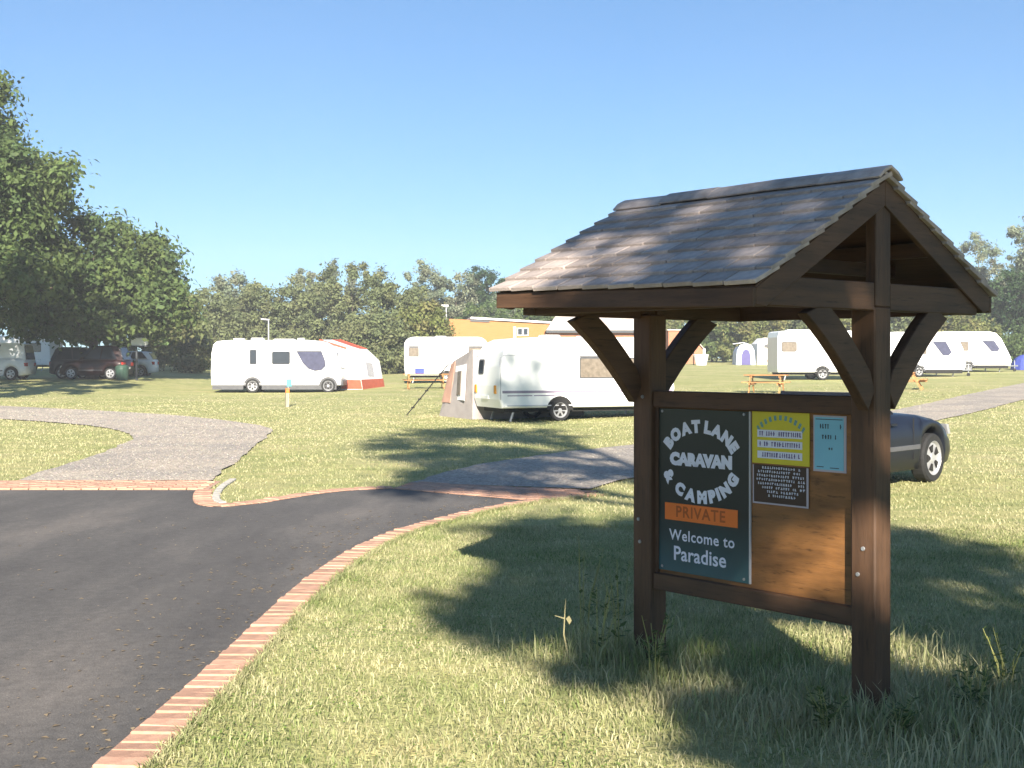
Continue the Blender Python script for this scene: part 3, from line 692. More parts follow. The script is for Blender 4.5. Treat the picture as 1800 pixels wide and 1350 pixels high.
# ------------------------------------------------------------------ awnings and tents
def loft_tent(root, near, far, m_wall, m_roof, nroof, band=None, bandm='red', trim=None):
    """near and far: matching outlines (x,y,z) from foot over the roof to foot; nroof = indices of roof faces"""
    k = len(near)
    for i in range(k-1):
        q = [near[i], near[i+1], far[i+1], far[i]]
        nrm = (Vector(q[1])-Vector(q[0])).cross(Vector(q[3])-Vector(q[0])).normalized()*.012
        MB().prism(q, (0, 0, 0), tuple(nrm)).obj('roof_panel' if i in nroof else 'side_wall', m_roof if i in nroof else m_wall, root)
    for P, nm in ((near, 'front_wall'), (far, 'rear_wall')):
        d = (Vector(far[0])-Vector(near[0])).normalized()*.012
        MB().prism(P, (0, 0, 0), tuple(d if nm == 'front_wall' else -d)).obj(nm, m_wall, root)
# awning of caravan A (red and white)
z0 = gz(-8, 62)
aw = empty('awning', (-8.0, 63, z0), 0, 'white awning with red roof edge and red base band beside the white motorhome', 'awning')
near = [(-1.75, -.3, 0), (-1.65, -.3, 2.50), (-.30, -.3, 2.08), (.22, -.3, 1.72), (.50, -.3, 0)]
far = [(-1.2, 3.0, 0), (-1.1, 3.0, 2.55), (.35, 3.0, 2.05), (1.00, 3.0, 1.45), (1.25, 3.0, 0)]
loft_tent(aw, near, far, M['canvas'], M['canvas'], (1, 2))
MB().beam(near[1], near[2], .06, .10).obj('red_trim', M['red'], aw); MB().beam(far[1], far[2], .06, .10).obj('red_trim', M['red'], aw)
MB().prism([q_ if i in (2, 3) else tuple(q_[k]+((far[1] if i == 0 else far[2])[k]-q_[k])*.62 for k in range(3)) for i, q_ in enumerate((near[1], near[2], far[2], far[1]))], (0, 0, .016), (0, 0, .03)).obj('roof_cover', M['red'], aw)
q = lambda a, b_, t: tuple(a[i]+(b_[i]-a[i])*t for i in range(3))
MB().prism([(-1.7, -.335, .05), (.50, -.335, .05), (.42, -.335, .50), (-1.7, -.335, .55)], (0, 0, 0), (0, .02, 0)).obj('base_band', M['red'], aw)
nr = [near[4], far[4], q(far[4], far[3], .34), q(near[4], near[3], .28)]
MB().prism(nr, (.03, -.02, .03), (.05, -.03, .03)).obj('base_band', M['red'], aw)
s0 = [q(near[4], far[4], .35), q(near[4], far[4], .62)]; s1 = [q(near[3], far[3], .35), q(near[3], far[3], .62)]
MB().prism([q(s0[0], s1[0], .42), q(s0[1], s1[1], .42), q(s0[1], s1[1], .85), q(s0[0], s1[0], .85)], (.02, -.01, 0), (.035, -.02, 0)).obj('window', M['glasspurple'], aw)
# awning of caravan C, on its far side, seen past the rear wall
ux = Vector((math.cos(th_c), math.sin(th_c), 0)); uy = Vector((-math.sin(th_c), math.cos(th_c), 0)); base = Vector((-.36, 34.7, gz(-1.5, 37)))
awc = empty('awning', tuple(base), th_c, 'grey and brown awning with white window on the nearest caravan', 'awning')
near = [(-.02, 2.14, 0), (0, 2.14, 2.05), (-.05, 3.75, 1.70), (-.35, 4.2, 0)]
far = [(3.6, 2.14, 0), (3.6, 2.14, 2.05), (3.6, 3.75, 1.70), (3.75, 4.2, 0)]
loft_tent(awc, near, far, M['canvasg'], M['canvasg'], (1,))
MB().prism([(-.08, 2.45, 1.62), (-.08, 3.35, 1.55), (-.14, 3.35, .55), (-.14, 2.45, .55)], (0, 0, 0), (-.02, 0, 0)).obj('window', M['canvas'], awc)
MB().prism([(-.125, 2.75, 1.42), (-.125, 3.05, 1.40), (-.165, 3.05, .70), (-.165, 2.75, .70)], (0, 0, 0), (-.02, 0, 0)).obj('pane', M['glasslight'], awc)
MB().prism([(-.09, 3.38, 1.70), (-.09, 3.76, 1.62), (-.30, 4.05, .45), (-.24, 3.45, .45)], (0, 0, 0), (-.02, 0, 0)).obj('corner_panel', M['canvasb'], awc)
MB().tube([(-.15, 3.8, 1.65), (-1.25, 4.7, .02)], .018, 6).obj('guy_rope', M['rubber'], awc)
for k in range(5):
    t = .2+.16*k; MB().tube([(-.15-1.1*t-.05, 3.8+.9*t, 1.65-1.63*t), (-.15-1.1*t+.05, 3.8+.9*t+.02, 1.65-1.63*t)], .022, 6).obj('ladder_rung', M['rubber'], awc)
# far tents between the posts
z0 = gz(18.5, 99)
tt = empty('porch_tent', (18.4, 98.5, z0), 0, 'pale blue porch tent with purple doorway, seen beyond the board', 'tent')
arch = [(-.72+.72*(1-math.cos(R(a)))*1.0, 0, 0) for a in (0,)]
prof = [(-.75, 0), (-.68, 1.1), (-.45, 1.55), (0, 1.72), (.45, 1.55), (.68, 1.1), (.75, 0)]
near = [(x, 0, z) for x, z in prof]; far = [(x*.9, 2.2, z*.9) for x, z in prof]
loft_tent(tt, near, far, M['canvaslb'], M['canvaslb'], (1, 2, 3, 4))
MB().prism([(x*.5+.02, -.03, z*.72) for x, z in prof], (0, 0, 0), (0, .015, 0)).obj('doorway', M['canvasp'], tt)
MB().prism([(-1.0, -.15, 1.62), (-.1, -.15, 1.75), (-.1, .4, 1.78), (-1.0, .4, 1.66)], (0, 0, 0), (0, 0, .02)).obj('canopy', M['canvas'], tt)
ft = empty('frame_tent', (20.7, 98.8, gz(20, 99)), 0, 'cream frame tent with dark open end beside the pale blue tent', 'tent')
prof = [(-1.35, 0), (-1.3, 1.65), (-.85, 2.12), (.9, 2.12), (1.35, 1.7), (1.4, 0)]
near = [(x, 0, z) for x, z in prof]; far = [(x, 2.6, z) for x, z in prof]
loft_tent(ft, near, far, M['cream'], M['whitetrim'], (1, 2, 3))
MB().prism([(.25, -.02, .05), (1.30, -.02, .05), (1.25, -.02, 1.72), (.3, -.02, 1.72)], (0, 0, 0), (0, -.02, 0)).obj('open_doorway', M['dark'], ft)
MB().prism([(.62, -.05, .5), (.80, -.05, .5), (.80, -.05, 1.4), (.62, -.05, 1.4)], (0, 0, 0), (0, -.02, 0)).obj('curtain', M['canvasg'], ft)
MB().prism([(x-1.0, -.02, z) for x, z in rrect(.2, .8, 1.35, 1.62, .1)], (0, 0, 0), (0, -.02, 0)).obj('window', M['grey'], ft)
MB().box(-1.3, .2, -.03, -.01, .28, .36).obj('ground_strip', M['brownbrick'], ft)
# folded blue tent by the rightmost caravan
bt = empty('dome_tent', (35.3, 86.0, gz(35, 86)), .3, 'small dark blue dome tent at the nose of the rightmost caravan', 'tent')
mb = MB(); rings = [(1.0, 0), (.95, .35), (.75, .75), (.4, 1.0), (.02, 1.08)]
mb.lathe(rings, axis='z', n=12).obj('dome', M['blue'], bt); MB().prism([(-.3, -.98, 0), (.3, -.98, 0), (.18, -.80, .7), (-.18, -.80, .7)], (0, 0, 0), (0, -.02, 0)).obj('door', M['canvasp'], bt)

# ------------------------------------------------------------------ picnic tables
def picnic(loc, rz, label, L=1.8):
    r = empty('picnic_table', loc, rz, label, 'picnic table', 'timber picnic tables on the field')
    for i in range(5): box('table_plank', M['picnic'], r, -L/2, L/2, -.36+i*.146, -.36+i*.146+.136, .70, .745, .004)
    for s in (-1, 1):
        for k in range(2): a = s*(.60+k*.14); box('bench_plank', M['picnic'], r, -L/2, L/2, min(a, a+s*.13), max(a, a+s*.13), .42, .46, .004)
        for x in (-L/2+.25, L/2-.25):
            MB().beam((x, s*.22, .70), (x, s*.66, 0), .09, .045, (1, 0, 0)).obj('leg', M['picnic'], r)
    for x in (-L/2+.30, L/2-.30):
        box('cross_beam', M['picnic'], r, x-.022, x+.022, -.84, .84, .33, .418, .003); box('cross_beam', M['picnic'], r, x-.022, x+.022, -.34, .34, .61, .698, .003)
    return r
picnic((-4.25, 61.6, gz(-4.25, 61.6)), R(8), 'orange timber picnic table in front of the rounded white caravan', 2.2)
picnic((10.2, 50.2, gz(10.2, 50.2)), R(-20), 'orange picnic table just above the notice board top rail', 1.7)
picnic((16.95, 53.8, gz(16.95, 53.8)), R(70), 'picnic table beside the front post by the gravel drive', 1.7)
# blue cool box on the first table
cb = empty('cool_box', (-4.55, 61.62, gz(-4.25, 61.6)+.745), R(8), 'dark blue cool box with white lid on the picnic table', 'cool box')
box('box', M['blue'], cb, -.22, .22, -.16, .16, 0, .26, .02); box('lid', M['whitetrim'], cb, -.23, .23, -.17, .17, .262, .31, .015)
MB().tube([(-.23, 0, .24), (-.2, 0, .40), (.2, 0, .40), (.23, 0, .24)], .012, 6).obj('handle', M['whitetrim'], cb)

# ------------------------------------------------------------------ cars
def car(name, label, cat, loc, rz, L, Wd, H, paint, kind, group=None):
    """x from rear (0) to front (L), right side is -y"""
    r = empty(name, loc, rz, label, cat, group); hw = Wd/2; pm = M[paint]
    wr = .32; xw = (L*.19, L-L*.195)
    if kind == 'saloon':
        belt = [(0, .90), (.25, .98), (.9, 1.0), (L*.62, .97), (L*.70, .93), (L*.86, .82), (L*.95, .70), (L, .55)]; gh = [(L*.12, L*.30, L*.50, L*.70)]; bb = .95
    elif kind == 'roadster':
        belt = [(0, .80), (.2, .90), (L*.2, .93), (L*.45, .90), (L*.60, .92), (L*.72, .90), (L*.86, .82), (L*.95, .70), (L, .52)]; gh = [(L*.12, L*.30, L*.50, L*.62)]; bb = .95
    elif kind == 'suv':
        belt = [(0, .95), (.1, 1.05), (L*.6, 1.05), (L*.72, 1.02), (L*.92, .92), (L, .65)]; gh = [(.04, .35, L*.52, L*.70)]; bb = 1.02
    else:
        belt = [(0, 1.0), (.1, 1.12), (L*.62, 1.12), (L*.8, 1.05), (L*.93, .90), (L, .6)]; gh = [(.02, .15, L*.58, L*.78)]; bb = 1.08
    st = np.unique(np.concatenate([np.linspace(0, L, 34)] + [xc+np.linspace(-wr-.08, wr+.08, 13) for xc in xw]))
    vs = []; fs = []; k = 0
    for x in st:
        zb = float(np.interp(x, [p[0] for p in belt], [p[1] for p in belt]))
        e = min(x, L-x); wdt = hw*(1-.16*math.exp(-(e/.28)**1)) if e < 1.2 else hw
        low = .20+.10*math.exp(-e/.2); zl = low
        for xc in xw:
            d = abs(x-xc)
            if d < wr+.075: zl = max(zl, wr+math.sqrt(max(0, (wr+.075)**2-d*d)))
        zl = min(zl, zb-.08)
        mid = (zl+zb)/2
        half = [(0, zl), (wdt*.80, zl), (wdt*.97, zl+.005), (wdt*1.0, zl+(zb-zl)*.35), (wdt*.995, zl+(zb-zl)*.68), (wdt*.95, zb-.045), (wdt*.87, zb-.008), (wdt*.45, zb+.018), (0, zb+.025)]
        ring = [(x, -y, z) for y, z in half]+[(x, y, z) for y, z in half[-2:0:-1]]
        vs += ring; k = len(ring)
    n_ = len(st)
    for i in range(n_-1):
        for j in range(k): fs.append((i*k+j, i*k+(j+1) % k, (i+1)*k+(j+1) % k, (i+1)*k+j))
    fs += [tuple(range(k))[::-1], tuple((n_-1)*k+j for j in range(k))]
    MB().add(vs, fs).obj('body', pm, r, smooth=True)
    x0_, x1_, x2_, x3_ = gh[0]; zbx = lambda x: float(np.interp(x, [p[0] for p in belt], [p[1] for p in belt]))
    x3_ = x3_ if kind != 'roadster' else L*.62
    if kind == 'roadster':
        xs_, wy = L*.585, hw*.80; zc = zbx(xs_)+.02
        tp_ = (xs_-.42, H)
        MB().prism([(xs_, -wy, zc), (xs_, wy, zc), (tp_[0], wy*.86, H), (tp_[0], -wy*.86, H)], (0, 0, 0), (.012, 0, .008)).obj('windscreen', M['glass'], r)
        fr = MB().beam((tp_[0], -wy*.88, H), (tp_[0], wy*.88, H), .05, .04)
        for s in (-1, 1): fr.beam((xs_+.02, s*wy*1.01, zc-.03), (tp_[0], s*wy*.87, H+.005), .05, .045)
        fr.obj('windscreen_frame', pm, r)
        box('cockpit', M['dark'], r, L*.27, xs_-.06, -hw*.74, hw*.74, zbx(L*.4)-.2, zbx(L*.4)+.034, .02)
        for s in (-1, 1):
            MB().prism([(L*.30, s*hw*.36-.22, .5), (L*.30, s*hw*.36+.22, .5), (L*.275, s*hw*.36+.17, 1.08), (L*.275, s*hw*.36-.17, 1.08)], (0, 0, 0), (.12, 0, 0)).obj('seat', M['grey'], r, .03)
        MB().prism([(L*.16, -hw*.72, .93), (L*.27, -hw*.74, .93), (L*.26, -hw*.70, 1.03), (L*.18, -hw*.66, 1.03)], (0, 0, 0), (0, hw*1.44, 0)).obj('folded_hood', M['rubber'], r, .02)
        MB().lathe([(.15, -.012), (.175, 0), (.15, .012), (.15, -.012)], (xs_-.55, 0, 0), 'x', 18)
    else:
        wb, wt = hw*.90, hw*.70
        ringb = [(x0_, zbx(x0_), wb*.86), (x0_+(x1_-x0_)*.5+.1, zbx(x1_), wb), (x2_+(x3_-x2_)*.55, zbx(x2_), wb), (x3_, zbx(x3_)+.01, wb*.88)]
        # greenhouse shell
        rows_ = []
        for t in (0, .35, .7, .92, 1.0):
            tt_ = t; zr = 0
            row = []
            for j, (xb, zb, yb) in enumerate(ringb):
                xt = (x1_, x1_+.35, x2_-.25, x2_)[j]; zt_ = (H-.05, H, H, H-.05)[j]; yt = (wt*.92, wt, wt, wt*.94)[j]
                bul = .03*math.sin(math.pi*min(t, 1))
                row.append((xb+(xt-xb)*t, zb+(zt_-zb)*(t**.95)-.0, yb+(yt-yb)*t+bul))
            rows_.append(row)
        vs = []; fs = []
        for row in rows_:
            vs += [(x, -y, z) for x, z, y in row]+[(x, y, z) for x, z, y in row[::-1]]
        for i in range(len(rows_)-1):
            for j in range(8): fs.append((i*8+j, i*8+(j+1) % 8, (i+1)*8+(j+1) % 8, (i+1)*8+j))
        fs.append(tuple(len(vs)-8+j for j in range(8)))
        rf = MB().add(vs, fs).obj('cabin', pm, r, smooth=False)
        def glass(nm, a, b_, c_, d, off):
            c0 = (Vector(a)+Vector(b_)+Vector(c_)+Vector(d))/4
            P = [c0+(Vector(p)-c0)*.90 for p in (a, b_, c_, d)]
            MB().prism([tuple(p) for p in P], tuple(Vector(off)*-.4), off).obj(nm, M['glass'], r)
        row0, row3 = rows_[0], rows_[3]
        P0 = [(x, -y, z) for x, z, y in row0]; P3 = [(x, -y, z) for x, z, y in row3]
        for s in (1, -1):
            fl = lambda p: (p[0], p[1]*s, p[2])
            a, b_, c_, d = fl(P0[1]), fl(P0[2]), fl(P3[2]), fl(P3[1]); md = lambda u, v_: tuple((u[i]+v_[i])/2 for i in range(3))
            m0, m1 = md(a, b_), md(d, c_)
            if kind == 'van': glass('side_window', m0, b_, c_, m1, (0, -s*.035, .012)); glass('side_window', b_, fl(P0[3]), fl(P3[3]), c_, (.01, -s*.035, .012))
            else:
                glass('side_window', a, m0, m1, d, (0, -s*.035, .012)); glass('side_window', m0, b_, c_, m1, (0, -s*.035, .012))
                glass('quarter_window', b_, fl(P0[3]), fl(P3[3]), c_, (.0, -s*.03, .012))
        mirr = lambda p: (p[0], -p[1], p[2])
        glass('windscreen', P0[3], mirr(P0[3]), mirr(P3[3]), P3[3], (.03, 0, .03)); glass('rear_window', P0[0], mirr(P0[0]), mirr(P3[0]), P3[0], (-.03, 0, .03))
    for xc in xw:
        for s in (-1, 1): wheel(r, xc, s*(hw-.10), wr, .20, s, 5)
    box('wheel_well', M['dark'], r, .3, L-.3, -hw+.22, hw-.22, .22, .75, 0)
    for s in (-1, 1):
        y = s*hw*.66
        MB().prism([(L-.10, y-.17, .60), (L-.10, y+.17, .60), (L-.16, y+.19, .73), (L-.16, y-.17, .73)], (0, 0, 0), (.075, 0, 0)).obj('headlight', M['rim'], r)
        MB().prism([(.10, y-.16, .72), (.10, y+.18, .72), (.10, y+.18, .90), (.10, y-.16, .90)], (0, 0, 0), (-.105, 0, 0)).obj('tail_light', M['lamp_red'], r)
        xm = x3_-.28
        if kind != 'roadster': MB().prism([(xm-.06, s*(hw-.02), zbx(xm)+.02), (xm+.08, s*(hw-.02), zbx(xm)+.02), (xm+.06, s*(hw-.02), zbx(xm)+.15), (xm-.06, s*(hw-.02), zbx(xm)+.15)], (0, 0, 0), (0, s*.17, 0)).obj('wing_mirror', pm, r, .015)
        for xd in (L*.46, L*.66): MB().box(xd-.004, xd+.004, min(s*hw*.99, s*(hw+.003)), max(s*hw*.99, s*(hw+.003)), .34, .86).obj('door_seam', M['dark'], r)
        MB().box(L*.50, L*.50+.16, min(s*hw*.98, s*(hw+.02)), max(s*hw*.98, s*(hw+.02)), .78, .81).obj('door_handle', pm, r)
        MB().box(xw[0]+.42, xw[1]-.42, min(s*hw*.97, s*(hw+.012)), max(s*hw*.97, s*(hw+.012)), .46, .52).obj('side_moulding', M['grey'], r, .004)
    box('number_plate', M['whitetrim'], r, -.02, .02, -.26, .26, .55, .66, .003)
    box('grille', M['dark'], r, L-.02, L+.008, -.38, .38, .42, .54, .01)
    return r
# dark saloon behind the front post, heading away to the right
hd = R(47); Lc = 4.1
wx = Lc-Lc*.195; fx, fy = 5.42, 16.35      # where the front near wheel stands
u = (math.cos(hd), math.sin(hd)); rgt = (math.sin(hd), -math.cos(hd)); hwc = .86-.10
car('parked_car', 'dark blue open car with silver wheels, half hidden behind the front post', 'car', (fx-u[0]*wx-rgt[0]*hwc, fy-u[1]*wx-rgt[1]*hwc, 0), hd, Lc, 1.72, 1.17, 'carblue', 'roadster')
car('parked_van', 'small white van parked in the shade at the far left edge', 'van', (-25.6, 66.6, gz(-27, 66)), R(180), 3.9, 1.75, 1.95, 'carwhite', 'van', 'vehicles parked under the big tree')
car('parked_car', 'grey estate car parked between the white van and the maroon car', 'car', (-25.15, 68.6, gz(-24, 68)), R(4), 3.6, 1.7, 1.72, 'cargrey', 'suv', 'vehicles parked under the big tree')
car('parked_car', 'dark maroon car parked by the tree trunk, right of the grey estate car', 'car', (-20.6, 67.2, gz(-22, 67)), R(176), 3.5, 1.7, 1.80, 'carmaroon', 'suv', 'vehicles parked under the big tree')
car('parked_car', 'white car parked beyond the maroon car under the trees', 'car', (-20.9, 73.5, gz(-20, 73)), R(184), 3.9, 1.7, 1.5, 'carwhite', 'suv', 'vehicles parked under the big tree')

# ------------------------------------------------------------------ posts, lamps and small things
hk = empty('hook_up_post', (-7.9, 44.0, gz(-7.9, 44.0)), R(20), 'short wooden pitch post with teal plate and orange cap on the lawn', 'post')
box('post', wood('weathered_post', (.30, .25, .19), (1.5, 1.5, .15)), hk, -.06, .06, -.06, .06, -.1, .62, .008); box('reflector', M['orange'], hk, -.065, .065, -.068, -.0605, .50, .60, .002)
box('cap', M['orange'], hk, -.07, .07, -.07, .07, .621, .66, .006); box('plate_stem', M['steel'], hk, .03, .05, .03, .05, .66, .82, 0); box('number_plate', M['teal'], hk, -.02, .16, .02, .045, .72, .98, .005)
lp = empty('flood_light_mast', (-12.45, 64.0, gz(-12.4, 64)), 0, 'thin pale lamp mast rising behind the white motorhome roof', 'lamp post')
MB().tube([(0, 0, 0), (0, 0, 3.55)], [.045, .03], 8).obj('mast', M['lightgrey'], lp); MB().beam((.05, 0, 3.56), (-.38, -.05, 3.60), .14, .07).obj('lamp_head', M['lightgrey'], lp, .01)
sl = empty('street_lamp', (-20.1, 67.0, gz(-20.1, 67)), 0, 'dark lamp post with white lantern head standing right of the maroon car', 'lamp post')
MB().tube([(0, 0, 0), (0, 0, 1.8)], [.07, .055], 8).obj('mast', M['iron'], sl); MB().prism([(-.22, -.15, 0), (.52, -.15, 0), (.60, -.15, .12), (.50, -.15, .42), (-.18, -.15, .42), (-.28, -.15, .2)], (0, 0, 1.86), (0, .3, 1.86)).obj('lantern', M['whitetrim'], sl, .02)
box('hood', M['iron'], sl, -.30, .62, -.2, .2, 1.79, 1.858, .01)
wb_ = empty('wheelie_bin', (-20.75, 66.6, gz(-20.7, 66.6)), .2, 'green rounded bin at the foot of the street lamp', 'bin')
MB().lathe([(.0, 0), (.30, 0), (.36, .6), (.34, .66)], axis='z', n=14).obj('body', M['greenplastic'], wb_); MB().lathe([(.38, .66), (.34, .74), (.2, .82), (0, .85)], axis='z', n=14).obj('lid', M['greenplastic'], wb_)
tb = empty('white_tub', (14.8, 98.0, gz(14.8, 98)), 0, 'white tapered tub on the grass beside the brick wall', 'tub')
MB().lathe([(0, 0), (.42, 0), (.60, .78), (.64, .80), (.60, .84), (.54, .80), (.50, .6), (0, .6)], axis='z', n=18).obj('tub', M['whitetrim'], tb); box('handle', M['whitetrim'], tb, .15, .33, -.1, .1, .6, 1.32, .03)
ds = empty('disc_on_post', (14.35, 98.9, gz(14.4, 98.9)), 0, 'pale round disc on a short post behind the white tub', 'disc')
MB().tube([(0, 0, 0), (0, 0, 1.3)], .04, 8).obj('post', M['iron'], ds); MB().lathe([(0, 0), (.34, .03), (.36, .09), (.33, .10), (0, .06)], (0, -.05, 1.62), 'y', 20).obj('disc', M['lightgrey'], ds)

# ------------------------------------------------------------------ buildings
yb = empty('yellow_building', (-5.6, 112, gz(-3, 112)), R(6), 'long low yellow timber building with white roof edge behind the caravans', 'building')
L = 10.5
mb = MB().prism([(0, 0, -.3), (L, 0, -.3), (L, 0, 3.75), (0, 0, 4.25)], (0, 0, 0), (0, 5, 0)).obj('wall', M['yellowwall'], yb)
MB().prism([(1.9, -.25, 4.24), (L+.3, -.25, 3.78), (L+.3, -.25, 3.93), (1.9, -.25, 4.42)], (0, 0, 0), (0, 5.5, 0)).obj('roof', M['whitetrim'], yb)
MB().prism([(1.85, -.10, 4.02), (3.6, -.10, 3.94), (3.6, -.10, 4.12), (1.85, -.10, 4.20)], (0, 0, 0), (0, .06, 0)).obj('gutter', M['grey'], yb)
for x in (6.1, 6.62):
    fr = box('window', M['whitetrim'], yb, x, x+.5, -.04, .02, 2.75, 3.45, .01); box('pane', M['glass'], fr, x+.06, x+.44, -.05, -.042, 2.82, 3.38, 0)
box('door_frame', M['whitetrim'], yb, 5.75, 6.0, -.03, .02, 0, 3.55, .01)
MB().tube([(-.3, -.2, 0), (-.3, -.2, 5.3)], .05, 8).obj('flue', M['lightgrey'], yb); MB().box(-.75, -.1, -.35, -.05, 5.3, 5.5).obj('flue_cap', M['lightgrey'], yb)
hs = empty('bungalow', (3.1, 108, gz(6, 108)), 0, 'brown brick bungalow with pale hipped roof behind the rear post', 'building')
box('wall', M['brownbrick'], hs, .2, 9.2, 0, 6, -.3, 2.95, 0)
MB().add([(-.15, -.45, 2.9), (9.6, -.45, 2.9), (9.6, 6.4, 2.9), (-.15, 6.4, 2.9), (1.0, 2.0, 4.6), (8.4, 2.0, 4.6), (8.4, 4.0, 4.6), (1.0, 4.0, 4.6)], [(0, 1, 5, 4), (1, 2, 6, 5), (2, 3, 7, 6), (3, 0, 4, 7), (4, 5, 6, 7), (0, 3, 2, 1)]).obj('roof', M['paletile'], hs)
box('fascia', M['iron'], hs, -.17, 9.62, -.48, -.452, 2.68, 2.90, 0)
for x in (1.2, 4.0, 6.6):
    fr = box('window', M['whitetrim'], hs, x, x+1.3, -.05, .02, 1.1, 2.3, .01); box('pane', M['glass'], fr, x+.08, x+1.22, -.06, -.052, 1.18, 2.22, 0)
ob = empty('brick_outbuilding', (13.0, 104, gz(13, 104)), 0, 'low brown brick outbuilding right of the rear post', 'building')
MB().prism([(0, 0, -.3), (2.9, 0, -.3), (2.9, 0, 1.1), (1.55, 0, 2.75), (0, 0, 2.75)], (0, 0, 0), (0, 3, 0)).obj('wall', M['brownbrick'], ob)
MB().prism([(-.1, -.15, 2.76), (1.6, -.15, 2.76), (3.05, -.15, 1.06), (3.05, -.15, 1.14), (1.62, -.15, 2.86), (-.1, -.15, 2.86)], (0, 0, 0), (0, 3.3, 0)).obj('roof', M['paletile'], ob)

# ------------------------------------------------------------------ trees
GREEN = np.array([(.100, .145, .048), (.082, .128, .046), (.115, .155, .050)])
OLIVE = np.array([(.165, .190, .088), (.145, .175, .082), (.178, .192, .092)])
GREYG = np.array([(.20, .23, .15), (.175, .215, .14), (.22, .235, .15)])
DARKG = np.array([(.040, .078, .030), (.050, .09, .032), (.035, .068, .03)])
YELG = np.array([(.19, .205, .07), (.16, .185, .06), (.21, .20, .08)])
def leaf_cloud(cen, rad, per, size, pal, rg, squash=.8, jit=.22):
    cen = np.asarray(cen, float); k = len(cen); n_ = k*per
    c = np.repeat(cen, per, 0); r = np.repeat(np.asarray(rad, float), per)
    d = rg.normal(size=(n_, 3)); d /= np.linalg.norm(d, axis=1)[:, None]
    pos = c+d*(r*np.minimum(1.55, .25+.55*np.abs(rg.normal(size=n_))))[:, None]*np.array([1, 1, squash])
    nrm = d*.75+rg.normal(size=(n_, 3))*.55+np.array([0, 0, .35]); nrm /= np.linalg.norm(nrm, axis=1)[:, None]
    t = np.cross(nrm, rg.normal(size=(n_, 3))); t /= np.linalg.norm(t, axis=1)[:, None]; b_ = np.cross(nrm, t)
    s = (size*rg.uniform(.6, 1.35, n_))[:, None]
    V = np.stack([pos-t*s*.6, pos+b_*s*.33+nrm*s*.10, pos+t*s*.6, pos-b_*s*.33+nrm*s*.10], 1).reshape(-1, 3)
    F = np.arange(4*n_).reshape(-1, 4)
    ct = pal[rg.integers(0, len(pal), k)]*rg.uniform(1-jit, 1+jit, (k, 1))
    tint = np.repeat(ct, per, 0)*rg.uniform(.82, 1.18, (n_, 1))
    return V, F, np.repeat(tint, 4, 0)
def clumps(rg, n_, c, rx, ry, rzz, rmin, rmax, low=-1.0):
    out = []; rad = []
    while len(out) < n_:
        d = rg.normal(size=3); d /= np.linalg.norm(d); f_ = rg.random()**.4
        if d[2]*f_ < low: continue
        rr = rg.uniform(rmin, rmax)
        out.append((c[0]+d[0]*(rx-rr*.6)*f_, c[1]+d[1]*(ry-rr*.6)*f_, c[2]+d[2]*(rzz-rr*.6)*f_)); rad.append(rr)
    return out, rad
def tree(name, label, loc, crown, pal, ncl, per, size, seed, trunk_r=.18, rmin=.5, rmax=1.1, cat='tree', group=None, limbs=9, extra=None, low=-1.0, lean=(0, 0)):
    """crown: list of ellipsoids (x,y,z,rx,ry,rz) relative to the base"""
    rg = np.random.default_rng(seed); x, y = loc
    root = empty(name, (x, y, gz(x, y)), 0, label, cat, group); C_ = []; R_ = []
    vol = [e[3]*e[4]*e[5] for e in crown]; tot = sum(v**.75 for v in vol)
    for e, v in zip(crown, vol):
        a, b_ = clumps(rg, max(2, int(ncl*v**.75/tot)), e[:3], e[3], e[4], e[5], rmin, rmax, low); C_ += a; R_ += b_
    if extra:
        for cx, cy, cz, cr in extra: C_.append((cx, cy, cz)); R_.append(cr)
    V, F, T = leaf_cloud(C_, R_, per, size, pal, rg)
    V[:, 2] = np.maximum(V[:, 2], .02)
    link('crown', np_mesh('crown', V, F, T), M['leaf'], root)
    mb = MB(); top = max(e[2]+e[5]*.4 for e in crown); e0 = crown[0]
    pts = [(lean[0]*t+.12*math.sin(3*t+seed), lean[1]*t, -.2+top*t) for t in np.linspace(0, 1, 7)]
    mb.tube(pts, [trunk_r*(1.25 if i == 0 else 1)*(1-.8*i/6) for i in range(7)], 9)
    order = rg.permutation(len(C_))[:limbs]
    for i in order:
        c = C_[i]; hz = min(max(c[2]*.55, top*.12), top*.8); t = hz/top; b0 = Vector((lean[0]*t+.12*math.sin(3*t+seed), lean[1]*t, hz))
        e_ = Vector(c); mid = b0.lerp(e_, .5)+Vector((0, 0, .25*(e_-b0).length*.3))
        rr = trunk_r*(1-.8*t)*.55; mb.tube([b0, mid, e_], [rr, rr*.6, rr*.2], 6)
    mb.obj('trunk', M['bark'], root, smooth=True)
    return root
tree('broadleaf_tree', 'tallest broad tree filling the left edge of the view', (-29.0, 64.5), [(0, 0, 9.2, 7.2, 5.5, 6.0), (.8, -1, 5.0, 7.4, 5, 3.0), (-.5, 0, 14.0, 4.0, 3.6, 3.6), (2.6, -1, 10.0, 5.0, 3.6, 3.2)], GREEN, 420, 190, .27, 11, .42, .7, 1.4, limbs=14)
tree('broadleaf_tree', 'rounded green tree with dark trunk right of the tallest tree', (-22.6, 67.5), [(.1, 0, 5.8, 4.9, 4, 3.6), (-1.0, -.6, 3.4, 5.0, 3.6, 1.7), (1.8, -.5, 4.0, 3.9, 3.2, 2.3)], GREEN, 250, 180, .25, 12, .30, .6, 1.15, limbs=12)
tree('broadleaf_tree', 'yellowish green tree behind the right side of the trunked tree', (-24.6, 84.0), [(-1.4, 0, 5.2, 4.0, 4, 4.5), (1.2, -.3, 3.5, 3.5, 3, 2.7)], (OLIVE+YELG)/2, 150, 150, .28, 13, .25, .6, 1.2)
PX = lambda px, D: (px-900)/2200*D
ZP = lambda py, D: 1.6+(632-py)/2200*D
